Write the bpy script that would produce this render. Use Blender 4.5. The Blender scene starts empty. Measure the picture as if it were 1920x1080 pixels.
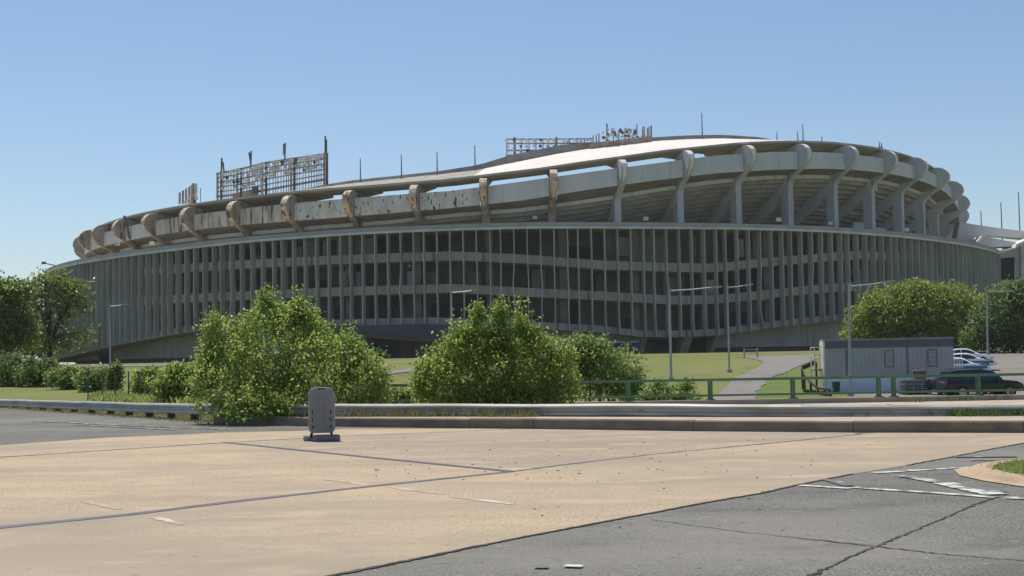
import bpy, bmesh, math, random
import numpy as np
from mathutils import Matrix, Vector

scene = bpy.context.scene
col = scene.collection
rnd = random.Random(7)

# ------------------------------------------------------------------ camera, sky, sun
EYE = np.array([0.0, 0.0, 1.65])
FPX, PITCH, ROLL = 2600.0, math.radians(2.907), math.radians(1.05)
cp, sp = math.cos(PITCH), math.sin(PITCH)
cr, sr = math.cos(ROLL), math.sin(ROLL)
RIGHT0, UP0, FWD = np.array([1.0, 0, 0]), np.array([0, -sp, cp]), np.array([0, cp, sp])
RIGHT, UP = cr * RIGHT0 - sr * UP0, sr * RIGHT0 + cr * UP0

cam = bpy.data.cameras.new('camera')
cam.sensor_width = 36.0
cam.lens = 36.0 * FPX / 1920.0
cam.clip_start, cam.clip_end = 0.1, 6000.0
cam_o = bpy.data.objects.new('camera', cam)
M = Matrix.Identity(4)
for r in range(3):
    M[r][0], M[r][1], M[r][2], M[r][3] = RIGHT[r], UP[r], -FWD[r], EYE[r]
cam_o.matrix_world = M
col.objects.link(cam_o)
scene.camera = cam_o

SUN_EL, SUN_AZ = math.radians(64), math.radians(-28)       # azimuth from +Y towards +X
world = bpy.data.worlds.new('World')
scene.world = world
world.use_nodes = True
nt = world.node_tree
sky = nt.nodes.new('ShaderNodeTexSky')
sky.sky_type = 'NISHITA'
sky.sun_disc = False
sky.sun_elevation = SUN_EL
sky.sun_rotation = SUN_AZ
sky.air_density = 1.0
sky.dust_density = 0.35
sky.ozone_density = 3.6
nt.links.new(sky.outputs[0], nt.nodes['Background'].inputs[0])
nt.nodes['Background'].inputs[1].default_value = 0.106

sl = bpy.data.lights.new('sun', 'SUN')
sl.energy = 4.3
sl.angle = math.radians(0.55)
sl.color = (1.0, 0.95, 0.86)
so = bpy.data.objects.new('sun', sl)
sd = Vector((math.sin(SUN_AZ) * math.cos(SUN_EL), math.cos(SUN_AZ) * math.cos(SUN_EL), math.sin(SUN_EL)))
so.rotation_euler = sd.to_track_quat('Z', 'Y').to_euler()
so.location = sd * 200
col.objects.link(so)

vs = scene.view_settings
vs.view_transform, vs.look, vs.gamma, vs.exposure, vs.use_curve_mapping = 'Standard', 'None', 1.0, 0.05, False


# ------------------------------------------------------------------ placement helpers
def ray(px, py):
    x, y = (px - 960) / FPX, -(py - 540) / FPX
    return FWD + x * RIGHT + y * UP


def at(px, py, D):
    d = ray(px, py)
    return EYE + d * (D / d[1])


def gp(px, py, z=0.0):
    d = ray(px, py)
    return EYE + d * ((z - EYE[2]) / d[2])


RY = np.array([0, 40.6, 43, 60, 80, 90, 98, 105, 113, 121, 150, 180, 232, 6000.0])
RZ = np.array([0, 0, -1.6, -1.75, -1.5, -1.3, -1.15, -0.8, -0.35, 0.1, 1.05, 1.7, 2.0, 2.0])
LY = np.array([0, 75, 90, 110, 140, 170, 232, 6000.0])
LZ = np.array([0, -0.1, 0.1, 0.5, 1.15, 1.6, 2.0, 2.0])


def terrain(x, y):
    t = np.clip((x + 14.0) / 10.0, 0, 1)
    t = t * t * (3 - 2 * t)
    return np.interp(y, LY, LZ) * (1 - t) + np.interp(y, RY, RZ) * t


def hit(px, py, start=46.0):
    d = ray(px, py)
    y = start
    while y < 600:
        p = EYE + d * (y / d[1])
        if p[2] <= terrain(p[0], y):
            break
        y += 0.1
    return np.array([p[0], y, terrain(p[0], y)])


# ------------------------------------------------------------------ materials
def mat(name, c, rough=0.8, metal=0.0, c2=None, scale=3.0, lo=0.4, hi=0.65, stretch=(1, 1, 1), bump=0.0, bscale=40.0,
        speck=0.0, coords='world', spec=0.3, detail=6.0):
    m = bpy.data.materials.new(name)
    m.use_nodes = True
    n, l = m.node_tree.nodes, m.node_tree.links
    b = n['Principled BSDF']
    b.inputs['Roughness'].default_value = rough
    b.inputs['Metallic'].default_value = metal
    b.inputs['Specular IOR Level'].default_value = spec
    b.inputs['Base Color'].default_value = (*c, 1)
    if coords == 'world':
        src = n.new('ShaderNodeNewGeometry').outputs['Position']
    else:
        src = n.new('ShaderNodeTexCoord').outputs['Object']
    mp = n.new('ShaderNodeMapping')
    mp.inputs['Scale'].default_value = stretch
    l.new(src, mp.inputs['Vector'])
    out = None
    if c2 is not None:
        t = n.new('ShaderNodeTexNoise')
        t.inputs['Scale'].default_value = scale
        t.inputs['Detail'].default_value = detail
        t.inputs['Roughness'].default_value = 0.62
        l.new(mp.outputs[0], t.inputs['Vector'])
        r = n.new('ShaderNodeMapRange')
        r.inputs['From Min'].default_value, r.inputs['From Max'].default_value = lo, hi
        l.new(t.outputs['Fac'], r.inputs['Value'])
        x = n.new('ShaderNodeMix')
        x.data_type = 'RGBA'
        x.inputs[6].default_value, x.inputs[7].default_value = (*c, 1), (*c2, 1)
        l.new(r.outputs[0], x.inputs[0])
        out = x.outputs[2]
    if speck > 0:
        t2 = n.new('ShaderNodeTexNoise')
        t2.inputs['Scale'].default_value = bscale
        t2.inputs['Detail'].default_value = 3.0
        l.new(src, t2.inputs['Vector'])
        r2 = n.new('ShaderNodeMapRange')
        r2.inputs['From Min'].default_value, r2.inputs['From Max'].default_value = 0.3, 0.7
        r2.inputs['To Min'].default_value, r2.inputs['To Max'].default_value = 1 - speck, 1 + speck
        l.new(t2.outputs['Fac'], r2.inputs['Value'])
        hs = n.new('ShaderNodeHueSaturation')
        if out is not None:
            l.new(out, hs.inputs['Color'])
        else:
            hs.inputs['Color'].default_value = (*c, 1)
        l.new(r2.outputs[0], hs.inputs['Value'])
        out = hs.outputs[0]
    if out is not None:
        l.new(out, b.inputs['Base Color'])
    if bump > 0:
        t3 = n.new('ShaderNodeTexNoise')
        t3.inputs['Scale'].default_value = bscale
        t3.inputs['Detail'].default_value = 5.0
        l.new(src, t3.inputs['Vector'])
        bp = n.new('ShaderNodeBump')
        bp.inputs['Strength'].default_value = bump
        bp.inputs['Distance'].default_value = 0.02
        l.new(t3.outputs['Fac'], bp.inputs['Height'])
        l.new(bp.outputs[0], b.inputs['Normal'])
    return m


def second_noise(m, c3, scale, lo, hi, stretch=(1, 1, 1), detail=4.0):
    """mixes a further colour over a material made by mat() by another noise"""
    n, l = m.node_tree.nodes, m.node_tree.links
    b = n['Principled BSDF']
    g = n.new('ShaderNodeNewGeometry')
    mp = n.new('ShaderNodeMapping')
    mp.inputs['Scale'].default_value = stretch
    mp.inputs['Location'].default_value = (13.1, 4.7, 2.2)
    l.new(g.outputs['Position'], mp.inputs['Vector'])
    t = n.new('ShaderNodeTexNoise')
    t.inputs['Scale'].default_value, t.inputs['Detail'].default_value = scale, detail
    l.new(mp.outputs[0], t.inputs['Vector'])
    r = n.new('ShaderNodeMapRange')
    r.inputs['From Min'].default_value, r.inputs['From Max'].default_value = lo, hi
    l.new(t.outputs['Fac'], r.inputs['Value'])
    x = n.new('ShaderNodeMix')
    x.data_type = 'RGBA'
    x.inputs[7].default_value = (*c3, 1)
    bc = b.inputs['Base Color']
    if bc.is_linked:
        l.new(bc.links[0].from_socket, x.inputs[6])
    else:
        x.inputs[6].default_value = bc.default_value[:]
    l.new(r.outputs[0], x.inputs[0])
    l.new(x.outputs[2], bc)
    return m


def leaf_mat(name, c, c2, transl=0.35):
    m = bpy.data.materials.new(name)
    m.use_nodes = True
    n, l = m.node_tree.nodes, m.node_tree.links
    b = n['Principled BSDF']
    a = n.new('ShaderNodeAttribute')
    a.attribute_name = 'tone'
    x = n.new('ShaderNodeMix')
    x.data_type = 'RGBA'
    x.inputs[6].default_value, x.inputs[7].default_value = (*c, 1), (*c2, 1)
    l.new(a.outputs['Fac'], x.inputs[0])
    l.new(x.outputs[2], b.inputs['Base Color'])
    b.inputs['Roughness'].default_value = 0.38
    b.inputs['Specular IOR Level'].default_value = 0.5
    t = n.new('ShaderNodeBsdfTranslucent')
    hs = n.new('ShaderNodeHueSaturation')
    hs.inputs['Value'].default_value = 1.9
    l.new(x.outputs[2], hs.inputs['Color'])
    l.new(hs.outputs[0], t.inputs['Color'])
    ms = n.new('ShaderNodeMixShader')
    ms.inputs[0].default_value = transl
    l.new(b.outputs[0], ms.inputs[1])
    l.new(t.outputs[0], ms.inputs[2])
    l.new(ms.outputs[0], n['Material Output'].inputs[0])
    return m


MT = {}
def mottled(m, items):
    """more layers of wear: (colour, scale, lo, hi, stretch)"""
    for c3, sc_, lo, hi, st in items:
        second_noise(m, c3, sc_, lo, hi, st, 6.0)
    return m


MT['asphalt'] = mottled(mat('asphalt', (0.185, 0.175, 0.15), 0.92, c2=(0.14, 0.134, 0.118), scale=0.6, bump=1.0, bscale=38, speck=0.75),
                        [((0.25, 0.232, 0.195), 0.3, 0.48, 0.75, (0.4, 1, 1)), ((0.11, 0.105, 0.095), 1.3, 0.55, 0.8, (0.5, 1, 1)), ((0.27, 0.25, 0.215), 9.0, 0.60, 0.72, (1, 1, 1)), ((0.08, 0.078, 0.07), 13.0, 0.62, 0.74, (1, 1, 1))])
SLAB_WEAR = [((0.375, 0.305, 0.215), 0.14, 0.48, 0.66, (0.6, 1.6, 1)), ((0.33, 0.265, 0.195), 0.4, 0.48, 0.72, (0.55, 1.3, 1)), ((0.52, 0.39, 0.25), 0.9, 0.53, 0.72, (0.7, 1.2, 1)), ((0.35, 0.28, 0.205), 2.6, 0.56, 0.74, (0.7, 1.2, 1)), ((0.31, 0.245, 0.185), 0.25, 0.58, 0.76, (0.22, 1.8, 1)), ((0.25, 0.2, 0.15), 15.0, 0.61, 0.72, (1, 1, 1)), ((0.22, 0.17, 0.13), 5.0, 0.68, 0.76, (1, 1, 1))]
MT['slab'] = mottled(mat('slab_concrete', (0.485, 0.362, 0.235), 0.88, c2=(0.395, 0.31, 0.215), scale=0.5, stretch=(0.6, 1.2, 1), bump=0.7, bscale=32, speck=0.38), SLAB_WEAR)
MT['slab_grey'] = mottled(mat('slab_grey_concrete', (0.42, 0.335, 0.235), 0.88, c2=(0.34, 0.275, 0.2), scale=0.5, stretch=(0.4, 1.5, 1), bump=0.8, bscale=30, speck=0.5),
                          SLAB_WEAR + [((0.28, 0.235, 0.18), 4.0, 0.55, 0.7, (0.6, 1.2, 1))])
MT['tar'] = mat('tar_seal', (0.115, 0.105, 0.135), 0.7, c2=(0.155, 0.14, 0.155), scale=2.0, speck=0.1)
MT['crack'] = mat('crack_tar', (0.045, 0.042, 0.04), 0.9, c2=(0.09, 0.085, 0.078), scale=2.5)
MT['grass'] = second_noise(mat('lawn_grass', (0.150, 0.172, 0.036), 0.95, c2=(0.195, 0.19, 0.05), scale=0.12, stretch=(1, 0.7, 1), speck=0.16, bscale=3.0),
                           (0.105, 0.135, 0.033), 0.05, 0.5, 0.66)
second_noise(MT['grass'], (0.21, 0.19, 0.075), 0.09, 0.56, 0.70, (1, 0.6, 1), 6.0)
MT['lush'] = second_noise(mat('lush_grass', (0.105, 0.155, 0.026), 0.95, c2=(0.14, 0.17, 0.04), scale=0.3, speck=0.15, bscale=5.0), (0.19, 0.18, 0.07), 0.9, 0.62, 0.75)
MT['dirt'] = mat('dirt_verge', (0.20, 0.15, 0.09), 0.95, c2=(0.14, 0.125, 0.05), scale=1.5, speck=0.2, bscale=20)
MT['path'] = mat('path_asphalt', (0.24, 0.21, 0.19), 0.9, c2=(0.20, 0.18, 0.165), scale=0.4, speck=0.06)
MT['lot'] = second_noise(mat('lot_asphalt', (0.25, 0.215, 0.185), 0.9, c2=(0.19, 0.17, 0.15), scale=0.25, stretch=(0.5, 1, 1), speck=0.07), (0.21, 0.2, 0.11), 0.3, 0.62, 0.75)
MT['kerb'] = mat('kerb_concrete', (0.26, 0.21, 0.155), 0.9, c2=(0.17, 0.14, 0.11), scale=1.2, stretch=(1, 1, 2), speck=0.12)
MT['island'] = mat('island_kerb_concrete', (0.5, 0.36, 0.235), 0.85, c2=(0.38, 0.28, 0.19), scale=2.0, speck=0.08)
MT['sidewalk'] = mat('sidewalk_concrete', (0.50, 0.40, 0.30), 0.9, c2=(0.40, 0.32, 0.24), scale=0.8, speck=0.08)
MT['paint'] = second_noise(mat('road_paint', (0.62, 0.60, 0.55), 0.7, speck=0.1, bscale=25), (0.17, 0.16, 0.14), 5.0, 0.46, 0.60)
MT['paint_worn'] = second_noise(mat('worn_road_paint', (0.48, 0.46, 0.42), 0.7, speck=0.1, bscale=25), (0.15, 0.145, 0.135), 3.0, 0.40, 0.52)
MT['paint_slab'] = second_noise(mat('faded_lane_paint', (0.60, 0.52, 0.42), 0.7), (0.42, 0.32, 0.215), 2.5, 0.38, 0.56)
MT['stone'] = mat('pebble', (0.34, 0.27, 0.2), 0.9, c2=(0.15, 0.12, 0.1), scale=3)
MT['galv'] = mat('galvanised_steel', (0.46, 0.46, 0.44), 0.45, 0.35, c2=(0.36, 0.34, 0.30), scale=1.5, stretch=(0.6, 0.6, 3), speck=0.08)
MT['post_steel'] = mat('post_steel', (0.30, 0.29, 0.28), 0.6, 0.4, c2=(0.2, 0.16, 0.13), scale=4)
MT['post_wood'] = mat('guardrail_wood', (0.10, 0.075, 0.055), 0.9, c2=(0.06, 0.05, 0.04), scale=6)
MT['green'] = mat('green_painted_steel', (0.10, 0.21, 0.125), 0.5, c2=(0.075, 0.16, 0.10), scale=4, spec=0.4)
MT['lamp'] = mat('lamp_pole_aluminium', (0.40, 0.42, 0.43), 0.5, 0.35, c2=(0.33, 0.34, 0.35), scale=2)
MT['lamphead'] = mat('lamp_head_grey', (0.36, 0.37, 0.36), 0.5)
MT['sign'] = mat('grey_plastic', (0.26, 0.26, 0.27), 0.55, c2=(0.22, 0.22, 0.23), scale=5, coords='object')
MT['sign_rib'] = mat('grey_plastic_rib', (0.31, 0.31, 0.32), 0.55)
MT['rubber'] = mat('grey_rubber', (0.17, 0.17, 0.185), 0.6, c2=(0.21, 0.20, 0.2), scale=6)
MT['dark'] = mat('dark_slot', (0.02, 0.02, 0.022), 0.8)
# stadium
MT['fin'] = second_noise(mat('fin_metal', (0.46, 0.46, 0.44), 0.6, c2=(0.37, 0.37, 0.35), scale=0.35, stretch=(1, 1, 0.4)), (0.24, 0.22, 0.19), 0.9, 0.56, 0.74, (1.2, 1.2, 0.09), 5.0)
MT['lip'] = mat('rim_metal', (0.66, 0.66, 0.65), 0.5, c2=(0.5, 0.49, 0.48), scale=0.3, stretch=(1, 1, 3))
MT['lip_dark'] = mat('rim_fascia', (0.36, 0.34, 0.33), 0.8, c2=(0.42, 0.40, 0.39), scale=0.25)
MT['floor'] = second_noise(mat('floor_concrete', (0.52, 0.51, 0.45), 0.9, c2=(0.40, 0.39, 0.34), scale=0.3, stretch=(1, 1, 0.6)), (0.17, 0.165, 0.14), 0.9, 0.56, 0.74, (1.2, 1.2, 0.09), 5.0)
MT['soffit'] = mat('soffit_concrete_bounce', (0.60, 0.54, 0.38), 0.95, c2=(0.38, 0.34, 0.25), scale=0.25)  # light bounced up from the floors is put into this brighter tone
MT['inwall'] = mat('inner_wall', (0.27, 0.28, 0.27), 0.9, c2=(0.13, 0.135, 0.135), scale=0.12, stretch=(1, 1, 0.5))
MT['incol'] = mat('inner_column_shaded', (0.27, 0.26, 0.23), 0.9, c2=(0.2, 0.19, 0.165), scale=0.3)  # shade inside the galleries is put into this darker tone
MT['inpanel'] = mat('inner_pale_panel', (0.5, 0.53, 0.53), 0.8, c2=(0.4, 0.42, 0.41), scale=0.5)
MT['base'] = second_noise(mat('base_wall_concrete', (0.46, 0.46, 0.44), 0.9, c2=(0.36, 0.35, 0.33), scale=0.15, stretch=(1, 1, 2)), (0.22, 0.21, 0.19), 0.9, 0.56, 0.74, (1.2, 1.2, 0.09), 5.0)
MT['plinth'] = mat('plinth_dark_shaded', (0.10, 0.085, 0.08), 0.9, c2=(0.07, 0.065, 0.065), scale=0.4)  # dark base course with its recess shadow put into the colour
MT['redband'] = mat('oxide_red_band', (0.14, 0.075, 0.06), 0.8)
MT['canopy'] = mat('canopy_slate', (0.085, 0.09, 0.115), 0.7, c2=(0.07, 0.07, 0.085), scale=0.5)
MT['upper'] = second_noise(mat('upper_concrete', (0.56, 0.56, 0.56), 0.85, c2=(0.46, 0.46, 0.45), scale=0.25, stretch=(1, 1, 0.5)), (0.33, 0.31, 0.28), 0.9, 0.58, 0.8, (1.2, 1.2, 0.09), 5.0)
MT['raker'] = mat('raker_concrete', (0.60, 0.60, 0.59), 0.9, c2=(0.48, 0.48, 0.46), scale=0.25)
MT['panel'] = second_noise(mat('parapet_panel_paint', (0.64, 0.64, 0.64), 0.75, c2=(0.55, 0.55, 0.55), scale=0.2, stretch=(1, 1, 0.4)), (0.42, 0.40, 0.37), 0.9, 0.6, 0.85, (1.2, 1.2, 0.09), 5.0)
MT['panel_peel'] = second_noise(mat('peeling_panel_paint', (0.66, 0.65, 0.62), 0.8, c2=(0.5, 0.47, 0.42), scale=0.5, stretch=(1, 1, 0.3)),
                                (0.06, 0.05, 0.045), 1.5, 0.60, 0.64, (1.3, 1.3, 0.55), 3.0)
MT['panel_rust'] = second_noise(mat('rust_streaked_panel', (0.60, 0.57, 0.53), 0.8, c2=(0.38, 0.29, 0.22), scale=0.5, stretch=(1, 1, 0.25)),
                                (0.11, 0.085, 0.065), 1.1, 0.55, 0.63, (1.7, 1.7, 0.16), 3.0)
MT['rusthead'] = second_noise(mat('rusty_head_paint', (0.44, 0.38, 0.32), 0.85, c2=(0.30, 0.225, 0.17), scale=0.8, stretch=(1, 1, 0.35)), (0.15, 0.075, 0.05), 0.9, 0.56, 0.66, (1.2, 1.2, 0.4))
MT['rustrim_sunlit'] = second_noise(mat('rusty_sunlit_rim', (0.72, 0.60, 0.48), 0.8, c2=(0.50, 0.34, 0.24), scale=0.8), (0.18, 0.085, 0.05), 0.7, 0.56, 0.64)  # real rust over cream that paints the sunlit head edges
MT['rim'] = mat('cream_sunlit_rim', (0.82, 0.79, 0.74), 0.8, c2=(0.66, 0.60, 0.54), scale=0.6)  # cream paints the sunlit head edges; also serves small pale fittings
MT['ringbeam'] = mat('ring_beam_paint', (0.62, 0.61, 0.57), 0.85, c2=(0.42, 0.37, 0.31), scale=0.5, lo=0.5, hi=0.7)
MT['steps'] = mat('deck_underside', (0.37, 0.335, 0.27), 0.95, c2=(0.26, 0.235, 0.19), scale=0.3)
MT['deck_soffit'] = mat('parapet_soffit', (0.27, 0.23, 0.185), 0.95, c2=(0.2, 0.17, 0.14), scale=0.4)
MT['eave'] = mat('eave_metal', (0.44, 0.40, 0.36), 0.85, c2=(0.52, 0.48, 0.43), scale=0.2)
MT['roofwhite'] = mat('roof_membrane', (0.80, 0.74, 0.67), 0.8, c2=(0.72, 0.64, 0.56), scale=0.12)
MT['roofgrey'] = second_noise(mat('roof_membrane_weathered', (0.42, 0.39, 0.34), 0.9, c2=(0.3, 0.27, 0.23), scale=0.3), (0.22, 0.24, 0.12), 0.4, 0.55, 0.68)
MT['roofrim'] = second_noise(mat('roof_rim_weathered', (0.33, 0.31, 0.28), 0.9, c2=(0.24, 0.2, 0.18), scale=0.4), (0.2, 0.22, 0.1), 0.35, 0.55, 0.7)
MT['rustmetal'] = second_noise(mat('rusted_steel', (0.46, 0.33, 0.25), 0.85, c2=(0.32, 0.19, 0.13), scale=0.8), (0.52, 0.44, 0.39), 0.5, 0.5, 0.65)
MT['rackgrey'] = second_noise(mat('rack_steel', (0.58, 0.50, 0.45), 0.8, c2=(0.42, 0.31, 0.25), scale=0.5), (0.30, 0.23, 0.19), 0.8, 0.55, 0.65)
MT['rackdark'] = mat('rack_dark_steel', (0.11, 0.10, 0.10), 0.8, c2=(0.2, 0.15, 0.13), scale=0.6)
MT['lamppale'] = mat('floodlight_shell', (0.75, 0.73, 0.70), 0.5, c2=(0.55, 0.48, 0.43), scale=0.8)
MT['lampdark'] = mat('floodlight_dark_shell', (0.13, 0.12, 0.12), 0.6)
MT['mast'] = mat('mast_steel', (0.22, 0.23, 0.25), 0.6)
# yard
MT['siding'] = mat('trailer_siding', (0.40, 0.415, 0.41), 0.7, c2=(0.36, 0.375, 0.37), scale=0.4)
MT['fascia'] = mat('trailer_fascia', (0.12, 0.14, 0.155), 0.7)
MT['troof'] = mat('trailer_roof', (0.33, 0.31, 0.30), 0.8, c2=(0.25, 0.23, 0.22), scale=1.0)
MT['trim'] = mat('trailer_trim', (0.68, 0.66, 0.58), 0.7)
MT['skirt'] = mat('trailer_skirting', (0.72, 0.78, 0.85), 0.7, c2=(0.62, 0.68, 0.75), scale=0.5)
MT['winframe'] = mat('window_frame_dark', (0.17, 0.18, 0.185), 0.6)
MT['winglass'] = mat('window_blind', (0.34, 0.36, 0.37), 0.35, c2=(0.27, 0.29, 0.30), scale=3, spec=0.5)
MT['white'] = mat('white_paint', (0.78, 0.78, 0.76), 0.5)
MT['crate'] = mat('crate_wood', (0.24, 0.18, 0.12), 0.9, c2=(0.15, 0.11, 0.08), scale=4)
MT['darkwood'] = mat('dark_brown_wood', (0.065, 0.04, 0.03), 0.9)
MT['bin'] = mat('bin_plastic', (0.03, 0.065, 0.065), 0.5)
MT['loo'] = mat('toilet_blue', (0.025, 0.04, 0.10), 0.5)
MT['loo_roof'] = mat('toilet_roof', (0.35, 0.37, 0.4), 0.5)
MT['carwhite'] = mat('white_car_paint', (0.78, 0.79, 0.80), 0.22, spec=0.6)
MT['carblue'] = mat('teal_car_stripe', (0.03, 0.15, 0.22), 0.3, spec=0.6)
MT['carblack'] = mat('black_car_paint', (0.012, 0.016, 0.016), 0.15, spec=0.6)
MT['carnavy'] = mat('navy_car_paint', (0.012, 0.016, 0.035), 0.2, spec=0.6)
MT['carglass'] = mat('car_glass', (0.02, 0.025, 0.028), 0.06, spec=0.8)
MT['tyre'] = mat('tyre_rubber', (0.02, 0.02, 0.02), 0.85)
MT['wheelrim'] = mat('wheel_rim', (0.35, 0.35, 0.36), 0.35, 0.8)
MT['red'] = mat('red_plastic', (0.22, 0.02, 0.025), 0.4)
MT['clearlamp'] = mat('headlamp_lens', (0.6, 0.6, 0.6), 0.15)
MT['barrier'] = mat('barrier_green', (0.34, 0.37, 0.30), 0.7)
MT['bark'] = mat('bark', (0.055, 0.042, 0.032), 0.95, c2=(0.035, 0.03, 0.024), scale=6)
MT['leaf_bush'] = leaf_mat('bush_leaf', (0.11, 0.175, 0.03), (0.29, 0.345, 0.09), 0.55)
MT['leaf_pale'] = leaf_mat('pale_bush_leaf', (0.11, 0.165, 0.045), (0.24, 0.30, 0.09), 0.5)
MT['leaf_dark'] = leaf_mat('dark_leaf', (0.07, 0.12, 0.03), (0.16, 0.22, 0.06), 0.48)
MT['leaf_lime'] = leaf_mat('lime_leaf', (0.12, 0.175, 0.03), (0.25, 0.29, 0.06), 0.48)
MT['leaf_locust'] = leaf_mat('locust_leaf', (0.09, 0.135, 0.03), (0.20, 0.24, 0.06), 0.45)
MT['leaf_far'] = leaf_mat('far_leaf', (0.05, 0.08, 0.05), (0.075, 0.11, 0.06), 0.3)
MT['blade'] = leaf_mat('dry_grass_blade', (0.10, 0.13, 0.03), (0.26, 0.22, 0.10), 0.3)
MT['blade_bank'] = leaf_mat('bank_grass_blade', (0.14, 0.19, 0.045), (0.30, 0.31, 0.10), 0.5)
MT['blade_green'] = leaf_mat('green_grass_blade', (0.06, 0.13, 0.02), (0.13, 0.19, 0.04), 0.35)


# ------------------------------------------------------------------ object helpers
def tag(o, label=None, cat=None, group=None, kind=None):
    if label:
        o['label'] = label
    if cat:
        o['category'] = cat
    if group:
        o['group'] = group
    if kind:
        o['kind'] = kind
    return o


def empty(name, loc, label=None, cat=None, group=None, kind=None, rz=0.0):
    o = bpy.data.objects.new(name, None)
    o.location = tuple(float(v) for v in loc)
    o.rotation_euler = (0, 0, rz)
    o.empty_display_size = 0.3
    col.objects.link(o)
    return tag(o, label, cat, group, kind)


def copy_tree(o, parent=None):
    c = o.copy()
    col.objects.link(c)
    c.parent = parent
    for ch in list(o.children):
        copy_tree(ch, c)
    return c


def root_loc(o):
    v = Vector((0, 0, 0))
    while o is not None:
        v += o.location
        o = o.parent
    return v


class MB:
    """collects boxes, tubes and lofts and links them as ONE mesh object"""

    def __init__(s):
        s.v, s.f = [], []

    def poly(s, pts, faces):
        k = len(s.v)
        s.v += [tuple(float(c) for c in p) for p in pts]
        s.f += [tuple(i + k for i in f) for f in faces]
        return s

    def hexa(s, p):
        """eight corners: bottom ring 0-3, top ring 4-7"""
        return s.poly(p, [(3, 2, 1, 0), (4, 5, 6, 7), (0, 1, 5, 4), (1, 2, 6, 5), (2, 3, 7, 6), (3, 0, 4, 7)])

    def box(s, c, sz, rz=0.0, m=None):
        hx, hy, hz = sz[0] / 2, sz[1] / 2, sz[2] / 2
        pts = [Vector((x, y, z)) for z in (-hz, hz) for x, y in ((-hx, -hy), (hx, -hy), (hx, hy), (-hx, hy))]
        R = m if m is not None else Matrix.Rotation(rz, 3, 'Z')
        return s.hexa([R @ p + Vector(tuple(c)) for p in pts])

    def bar(s, a, b, w, h=None):
        """rectangular bar from a to b"""
        a, b = Vector(tuple(a)), Vector(tuple(b))
        h = w if h is None else h
        d = (b - a).normalized()
        up = Vector((0, 0, 1)) if abs(d.z) < 0.95 else Vector((0, 1, 0))
        x = d.cross(up).normalized()
        y = x.cross(d).normalized()
        o = []
        for p in (a, b):
            o += [p - x * w / 2 - y * h / 2, p + x * w / 2 - y * h / 2, p + x * w / 2 + y * h / 2, p - x * w / 2 + y * h / 2]
        return s.hexa(o)

    def tube(s, pts, rad, n=8, cap=True):
        pts = [Vector(tuple(p)) for p in pts]
        rad = rad if isinstance(rad, (list, tuple)) else [rad] * len(pts)
        k = len(s.v)
        for i, p in enumerate(pts):
            d = (pts[min(i + 1, len(pts) - 1)] - pts[max(i - 1, 0)]).normalized()
            ref = Vector((0, 1, 0)) if abs(d.y) < 0.9 else Vector((1, 0, 0))
            x = d.cross(ref).normalized()
            y = d.cross(x)
            for j in range(n):
                a = 2 * math.pi * j / n
                q = p + (x * math.cos(a) + y * math.sin(a)) * rad[i]
                s.v.append(tuple(q))
        for i in range(len(pts) - 1):
            for j in range(n):
                s.f.append((k + i * n + j, k + i * n + (j + 1) % n, k + (i + 1) * n + (j + 1) % n, k + (i + 1) * n + j))
        if cap:
            s.f.append(tuple(k + j for j in range(n))[::-1])
            s.f.append(tuple(k + (len(pts) - 1) * n + j for j in range(n)))
        return s

    def loft(s, rings, closed=True, caps=True):
        """rings: lists of equal length"""
        k, n = len(s.v), len(rings[0])
        for r in rings:
            s.v += [tuple(float(c) for c in p) for p in r]
        m = n if closed else n - 1
        for i in range(len(rings) - 1):
            for j in range(m):
                s.f.append((k + i * n + j, k + i * n + (j + 1) % n, k + (i + 1) * n + (j + 1) % n, k + (i + 1) * n + j))
        if caps and closed:
            s.f.append(tuple(k + j for j in range(n))[::-1])
            s.f.append(tuple(k + (len(rings) - 1) * n + j for j in range(n)))
        return s

    def build(s, name, m, parent=None, smooth=False, local=False, fix=True):
        me = bpy.data.meshes.new(name)
        off = Vector((0, 0, 0)) if (parent is None or local) else root_loc(parent)
        me.from_pydata([(v[0] - off.x, v[1] - off.y, v[2] - off.z) for v in s.v], [], s.f)
        me.materials.append(m)
        if fix:
            bm = bmesh.new()
            bm.from_mesh(me)
            bmesh.ops.recalc_face_normals(bm, faces=bm.faces)
            bm.to_mesh(me)
            bm.free()
        if smooth:
            me.polygons.foreach_set('use_smooth', [True] * len(me.polygons))
        o = bpy.data.objects.new(name, me)
        col.objects.link(o)
        o.parent = parent
        return o


def link_mesh(name, me, parent=None, loc=(0, 0, 0), rot=None):
    o = bpy.data.objects.new(name, me)
    o.location = tuple(float(v) for v in loc)
    if rot is not None:
        o.rotation_euler = rot
    col.objects.link(o)
    o.parent = parent
    return o


def flat(name, pts, m, z, parent=None):
    b = MB()
    b.poly([(p[0], p[1], z) for p in pts], [tuple(range(len(pts)))])
    me = b.build(name, m, parent, fix=False)
    if me.data.polygons[0].normal.z < 0:
        me.data.flip_normals()
    bm = bmesh.new()
    bm.from_mesh(me.data)
    bmesh.ops.triangulate(bm, faces=bm.faces)
    bm.to_mesh(me.data)
    bm.free()
    return me


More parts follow.
